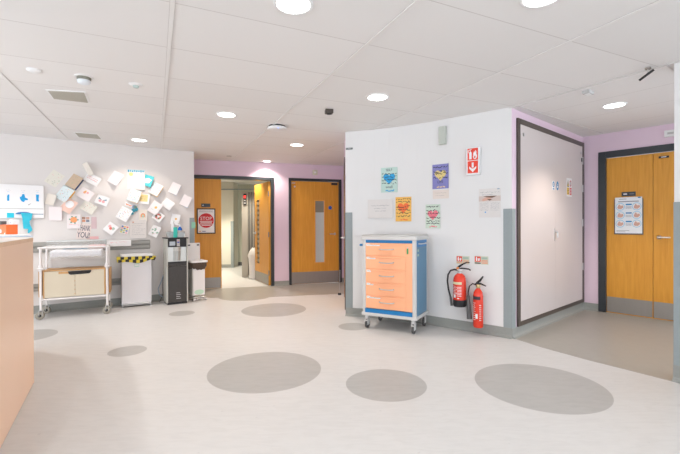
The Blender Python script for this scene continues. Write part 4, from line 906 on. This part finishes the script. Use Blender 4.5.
MB().box(-.04, .042, -.025, .025, 0, .042, PLW, .003).build('carton', t); MB().flat([(0, .012), (.018, .012), (.012, .024), (.004, .022)], -.026, C('mid_blue', .05, .25, .52)).build('print', t)

# ------------------------------------------------------------------ cards pinned on the left wall
DOT = [C('dot_red', .75, .18, .14), C('dot_blue', .08, .18, .40), C('dot_green', .20, .38, .28), C('dot_amber', .85, .50, .12), C('dot_pink', .80, .40, .40)]
def motif(o, kind, w, h, y, rnd):
    if kind == 'dots':
        for _ in range(22): o.disc(rnd.uniform(.06, .94)*w, rnd.uniform(-.44, .44)*h, rnd.uniform(.003, .006), y, rnd.choice(DOT), 7)
    elif kind == 'flecks':
        for _ in range(16): o.disc(rnd.uniform(.08, .92)*w, rnd.uniform(-.42, .42)*h, .004, y, rnd.choice([DOT[2], DOT[4], C('olive', .3, .3, .2)]), 6)
    elif kind == 'circle': o.disc(w*.5, h*.12, w*.34, y, PAPER, 22)
    elif kind == 'writing':
        for q in range(2): scribble(o, w*.12, w*.88, h*(.14-.2*q), h*.10, y, DOT[0], t=.004, seed=rnd.randint(0, 99))
    elif kind == 'leaf': o.disc(w*.38, h*.12, .018, y, C('peach2', .85, .42, .22), 12); o.disc(w*.58, h*.22, .015, y, DOT[4], 12); o.disc(w*.40, h*.26, .012, y, DOT[3], 10)
    elif kind == 'butterfly':
        tq = C('steel_teal', .20, .36, .42)
        for sx in (-1, 1): o.flat([(w*.5, 0), (w*.5+sx*w*.3, h*.24), (w*.5+sx*w*.36, h*.05)], y, tq); o.disc(w*.5+sx*w*.14, -h*.12, w*.12, y-.0004, DOT[4], 12)
    elif kind == 'blossom':
        o.disc(w*.5, h*.12, w*.26, y, C('blossom_orange', .88, .35, .14), 16)
        for a in range(6): o.disc(w*.5+w*.30*math.cos(a), h*.12+w*.30*math.sin(a), w*.07, y-.0004, DOT[2], 8)
        scribble(o, w*.15, w*.85, -h*.22, h*.10, y, DOT[4], t=.006, seed=5)
    elif kind == 'flower':
        for a in range(3): o.disc(w*(.3+.2*a), h*(.1-.12*(a % 2)), w*.14, y-.0004*a, [DOT[4], DOT[0], C('sage', .38, .50, .42)][a], 12)
        scribble(o, w*.3, w*.8, -h*.05, h*.12, y, C('sage', .38, .50, .42), t=.004, seed=8)
    elif kind == 'photo':
        for i in range(2):
            for j in range(2): o.rect(w*(.08+.44*i), w*(.46+.44*i), h*(-.42+.44*j), h*(-.04+.44*j), y, [C('photo_orange', .62, .30, .18), C('photo_brown2', .40, .24, .18), C('photo_slate', .25, .28, .34), C('skin', .66, .40, .32)][i*2+j])
    elif kind == 'colour':
        for i in range(12): o.rect(w*(.05+.3*(i % 3)), w*(.30+.3*(i % 3)), h*(-.42+.22*(i//3)), h*(-.26+.22*(i//3)), y, DOT[(i*7+i//3) % 5] if i % 4 else C('lime', .6, .6, .15))
    elif kind == 'rainbow':
        for k, c_ in enumerate((DOT[0], DOT[3], C('sage', .38, .50, .42))):
            r_ = w*(.28-.07*k); n = 10; A_ = [PI*i/n for i in range(n+1)]
            o.flat([(w*.5+r_*math.cos(a), h*.0+r_*1.1*math.sin(a)) for a in A_], y-.0004*k, c_)
            o.rect(w*.5-r_, w*.5+r_, -h*.15, 0, y-.0004*k, c_)
        o.disc(w*.5, 0, w*.06, y-.002, CREAM, 8)
    elif kind == 'sun': o.disc(w*.55, h*.05, w*.13, y, DOT[3], 14); scribble(o, w*.2, w*.45, -h*.2, h*.05, y, DOT[2], t=.003, seed=2)
    elif kind == 'wreath':
        for a in range(9):
            an = a*2*PI/9; o.disc(w*.5+w*.24*math.cos(an), w*.24*math.sin(an), w*.11, y-.0003*a, [DOT[0], DOT[4], C('olive_leaf', .18, .22, .10)][a % 3], 10)
    elif kind == 'leaves':
        for a in range(7): o.disc(rnd.uniform(.15, .85)*w, rnd.uniform(-.35, .35)*h, w*.12, y-.0003*a, C('sage_leaf', .34, .50, .40), 9, w*.09)
        for a in range(4): o.disc(rnd.uniform(.15, .85)*w, rnd.uniform(-.35, .35)*h, w*.035, y-.003, DOT[0], 7)
    elif kind == 'bunting':
        tb = C('bunting_blue', .03, .30, .48)
        o.rect(0, w, h*.40, h*.5, y, C('bunting_pale', .45, .66, .72)); 
        for i in range(8): o.rect(w*(.02+.12*i), w*(.09+.12*i), h*(.37+.02*(i % 2)), h*(.48-.01*(i % 3)), y-.0005, tb)
        o.disc(w*.2, h*.27, w*.12, y, C('sun_yellow', .85, .65, .25), 14)
    elif kind == 'note': o.rect(w*.08, w*.85, -h*.28, h*.44, y, C('note_yellow', .85, .66, .30)); scribble(o, w*.2, w*.7, h*.2, h*.1, y-.0005, C('olive', .3, .3, .2), t=.004, seed=3); scribble(o, w*.2, w*.65, -h*.02, h*.1, y-.0005, C('olive', .3, .3, .2), t=.004, seed=4)
    elif kind == 'squiggle': scribble(o, w*.1, w*.9, 0, h*.3, y, C('bright_orange', .9, .25, .08), t=.012, seed=6)
    elif kind == 'print':
        for q in range(7): scribble(o, w*.12, w*(.9-.15*(q % 3)), h*(.30-.1*q), h*.03, y, INKG, t=.0025, seed=90+q)
        o.rect(w*.14, w*.24, h*.34, h*.40, y, C('photo_orange', .62, .30, .18))
    elif kind == 'teal': o.flat([(w*.1, h*.1), (w*.5, h*.25), (w*.9, h*.15), (w*.7, -h*.2), (w*.2, -h*.28)], y, PAPER); scribble(o, w*.15, w*.8, h*.0, h*.12, y-.0005, C('aqua2', .04, .40, .46), t=.006, seed=7)
    elif kind == 'stripe': o.rect(0, w, -h*.5, h*.5, y, C('dusty_pink', .66, .50, .52))
    elif kind == 'thanks':
        for q, wd in enumerate(('THANK', 'YOU!')): o.text(wd, w*.5, h*(.22-.44*q), h*.36, y, C('ink_navy', .03, .04, .10), w*.92)
def card(x, y, w, h, rot, base, edge, kind, opened, label, cat='card', name='greeting_card', lift=0):
    """a folded card: back leaf on the wall, front leaf hinged at its left and standing open"""
    s, z = WL.at(x, y); rnd = random.Random(int(x*10+y)); o = MB()
    a = math.radians(opened*.95); fw = w
    o.box(0, w, -.002, 0, -h/2, h/2, edge or base)
    if opened:
        f = MB(); f.box(0, fw, -.0015, 0, -h/2, h/2, base); motif(f, kind, fw, h, -.0022, rnd); c, sn = math.cos(a), math.sin(a)
        f.v = [(vx*c+vy*sn*0 - 0, -vx*sn + vy*c - .002, vz) for vx, vy, vz in f.v]
        for ff, k in zip(f.f, f.m): o.add([f.v[i] for i in ff], [tuple(range(len(ff)))], f.mats[k])
    else: motif(o, kind, w, h, -.0028, rnd)
    r = math.radians(rot); T = Matrix.Translation(WL.w(s, z, .001+lift)) @ Matrix.Rotation(WL.a, 4, 'Z') @ Matrix.Rotation(-r, 4, 'Y') @ Matrix.Translation((-w/2, 0, 0))
    ob = o.build(name, mw=T); tag(ob, label, cat, 'cards pinned on the left wall'); return ob
PB = mat('card_paleblue', (.68, .76, .77), .6, var=.03); OE = C('edge_orange', .85, .45, .08); NV = C('edge_navy', .04, .07, .18); KR = mat('card_kraft', (.56, .43, .31), .7, var=.05, scale=40)
PW = PAPER; PP = mat('card_pinkwhite', (.84, .78, .78), .7, var=.01); PK = mat('card_pink', (.80, .55, .46), .7, var=.05); SP = mat('card_speckle', (.76, .74, .66), .7, var=.05, scale=60); TE = C('card_teal', .08, .52, .56); SB = C('edge_skyblue', .50, .62, .72)
CARDS = [
 (54.5, 178.6, .155, .20, -33, SP, None, 'flecks', 0, 'speckled cream card tilted left, topmost left of the wall cards'),
 (74.8, 182.0, .15, .19, -33, KR, NV, 'flecks', 28, 'tan card with dark navy edge, tilted on the wall'),
 (65, 194.3, .165, .20, -33, PB, OE, 'dots', 26, 'pale blue dotted card with orange edge below the tan navy card'),
 (69, 206, .155, .19, -33, PK, PP, 'circle', 22, 'pink card with a big white circle'),
 (51, 199.5, .11, .15, -15, CREAM, PW, '', 20, 'plain cream card just right of the glove board'),
 (55.5, 213.6, .15, .19, 0, PP, DOT[0], '', 8, 'plain pale card with a thin red spine right of the glove board'),
 (90, 169, .12, .19, 25, CREAM, LWHITE, '', 62, 'blank cream card standing wide open, highest on the wall'),
 (92.5, 179.5, .19, .13, -30, PW, None, 'writing', 16, 'white card with orange-red lettering under the wide-open card'),
 (85.5, 194.5, .18, .15, -33, PP, None, 'leaf', 18, 'white card with a small peach blot, left of the butterfly card'),
 (88.5, 207.5, .18, .14, -33, SP, None, 'flecks', 14, 'cream speckled card below the peach blot card'),
 (102.5, 200.5, .17, .13, -22, PW, None, 'butterfly', 24, 'white card with teal and pink butterfly'),
 (115.8, 178.5, .15, .19, -30, PP, PW, '', 26, 'plain white card tilted left of the bunting sheet'),
 (73.8, 221.5, .16, .20, 0, PP, None, 'blossom', 6, 'white card with a big orange blossom and pink words'),
 (85.8, 219.4, .11, .09, 0, PW, None, 'photo', 0, 'small square of brown and orange photos over the thank-you card'),
 (83.8, 231.4, .165, .225, -6, PK if False else mat('card_blush', (.80, .70, .66), .7), None, 'thanks', 0, 'blush card with large dark hand lettering of thanks'),
 (94, 222.8, .065, .17, 0, PP, None, 'stripe', 0, 'narrow dusty pink strip right of the photo square'),
 (92.5, 237.8, .15, .04, 0, C('strip_pink', .85, .50, .50), None, '', 0, 'short bright pink strip low on the wall above the cot'),
 (111, 228.5, .15, .15, -40, PW, None, 'flower', 24, 'white diamond card with pink and grey-green flowers'),
 (124.5, 229.5, .11, .13, -14, PP, None, 'colour', 10, 'small card of bright orange, pink and lime patches'),
 (124.3, 214.2, .165, .19, -30, PW, None, 'dots', 22, 'white card with colourful dots left of the teal cut-out'),
 (148, 181, .13, .17, -18, TE, TE, 'teal', 24, 'turquoise card with white shape right of the bunting sheet'),
 (134.4, 196, .165, .19, -20, PB, OE, 'dots', 26, 'pale blue dotted card with orange edge under the bunting sheet'),
 (155.8, 189.6, .155, .19, -30, PB, OE, 'dots', 28, 'pale blue dotted card with orange edge right of the turquoise card'),
 (144, 199, .15, .15, -6, PW, None, 'note', 20, 'white card with a yellow sticky note on it'),
 (128.5, 204.8, .10, .06, -20, PW, None, 'squiggle', 0, 'small white slip with bright orange squiggle'),
 (143, 215.6, .115, .18, 0, CREAM, None, 'rainbow', 22, 'cream card with small orange and green rainbow'),
 (155, 208, .15, .19, -35, PP, None, 'sun', 22, 'pale card with one small orange sun'),
 (158.3, 216.8, .14, .14, -40, PW, None, 'wreath', 26, 'white diamond card with a dense red and olive wreath'),
 (154.8, 231.2, .13, .17, -26, PW, None, 'leaves', 24, 'white card covered in sage green leaves and red berries'),
 (174.6, 188.8, .14, .18, -26, PP, SB, '', 28, 'white card with pale blue back, upper of two near the wall end'),
 (185.8, 201.2, .14, .18, -26, PP, SB, '', 28, 'white card with pale blue back, lower of two near the wall end'),
 (168, 204.3, .16, .14, -38, PW, PW, '', 26, 'plain white diamond card left of the two blue-backed cards'),
 (175.3, 219.5, .13, .17, -12, PW, None, 'sun', 22, 'white card behind the bottles on the dispenser')]
for c in CARDS: card(*c)
card(136.2, 179.8, .235, .30, 0, mat('sheet_cream', (.78, .73, .70), .7), None, 'bunting', 6, 'upright cream sheet headed by a blue bunting banner', 'notice', 'paper_sheet')
card(138.2, 229, .225, .28, 0, mat('sheet_grey', (.70, .66, .63), .7), None, 'print', 10, 'printed grey-white letter pinned above the hazard-tape bin', 'notice', 'paper_sheet')
# teal cut-out
s, z = WL.at(134, 209.3); o = MB()
tq = C('teal_blue', .04, .30, .40)
for a, r_, cc in ((0, .035, tq), (1, .03, C('cut_slate', .22, .28, .45)), (2, .026, C('cut_peach', .75, .45, .30)), (3, .03, tq), (4, .022, C('cut_green', .2, .3, .22))):
    o.plate([( .02*math.cos(a*1.4)+r_*math.cos(i*PI/6), .035*math.sin(a*1.9)+r_*math.sin(i*PI/6)) for i in range(12)], -.014-.001*a, -.012+.001*a, cc)
o.plate([(-.03+.024*math.cos(i*PI/5), -.065+.018*math.sin(i*PI/5)) for i in range(10)], -.014, -.003, tq)
tag(o.build('paper_butterfly', loc=WL.w(s, z, .003), rz=WL.a), 'teal and blue paper cut-out between the dotted cards', 'paper cut-out')
# white box of forms resting on the crash rail
s, z = WL.at(118, 246); t = thing('forms_tray', 'long white box of papers resting on the rail above the hazard-tape bin', 'box', WL.w(s, .885, .037), WL.a)
MB().box(-.15, .16, -.10, 0, 0, .085, PAPER, .004).build('carton', t); o = MB(); scribble(o, -.11, -.02, .055, .02, -.101, C('strip_pink', .85, .50, .50), t=.005, seed=12); scribble(o, .0, .10, .06, .012, -.101, C('strip_pink', .85, .50, .50), t=.003, seed=13); o.build('print', t)
tag(MB().box(-.03, .03, -.002, 0, -.05, .05, C('tag_mint', .25, .55, .40)).build('small_note', loc=WL.w(2.455, 1.19, .006), rz=WL.a), 'tiny mint green note on the end of the left wall', 'note')
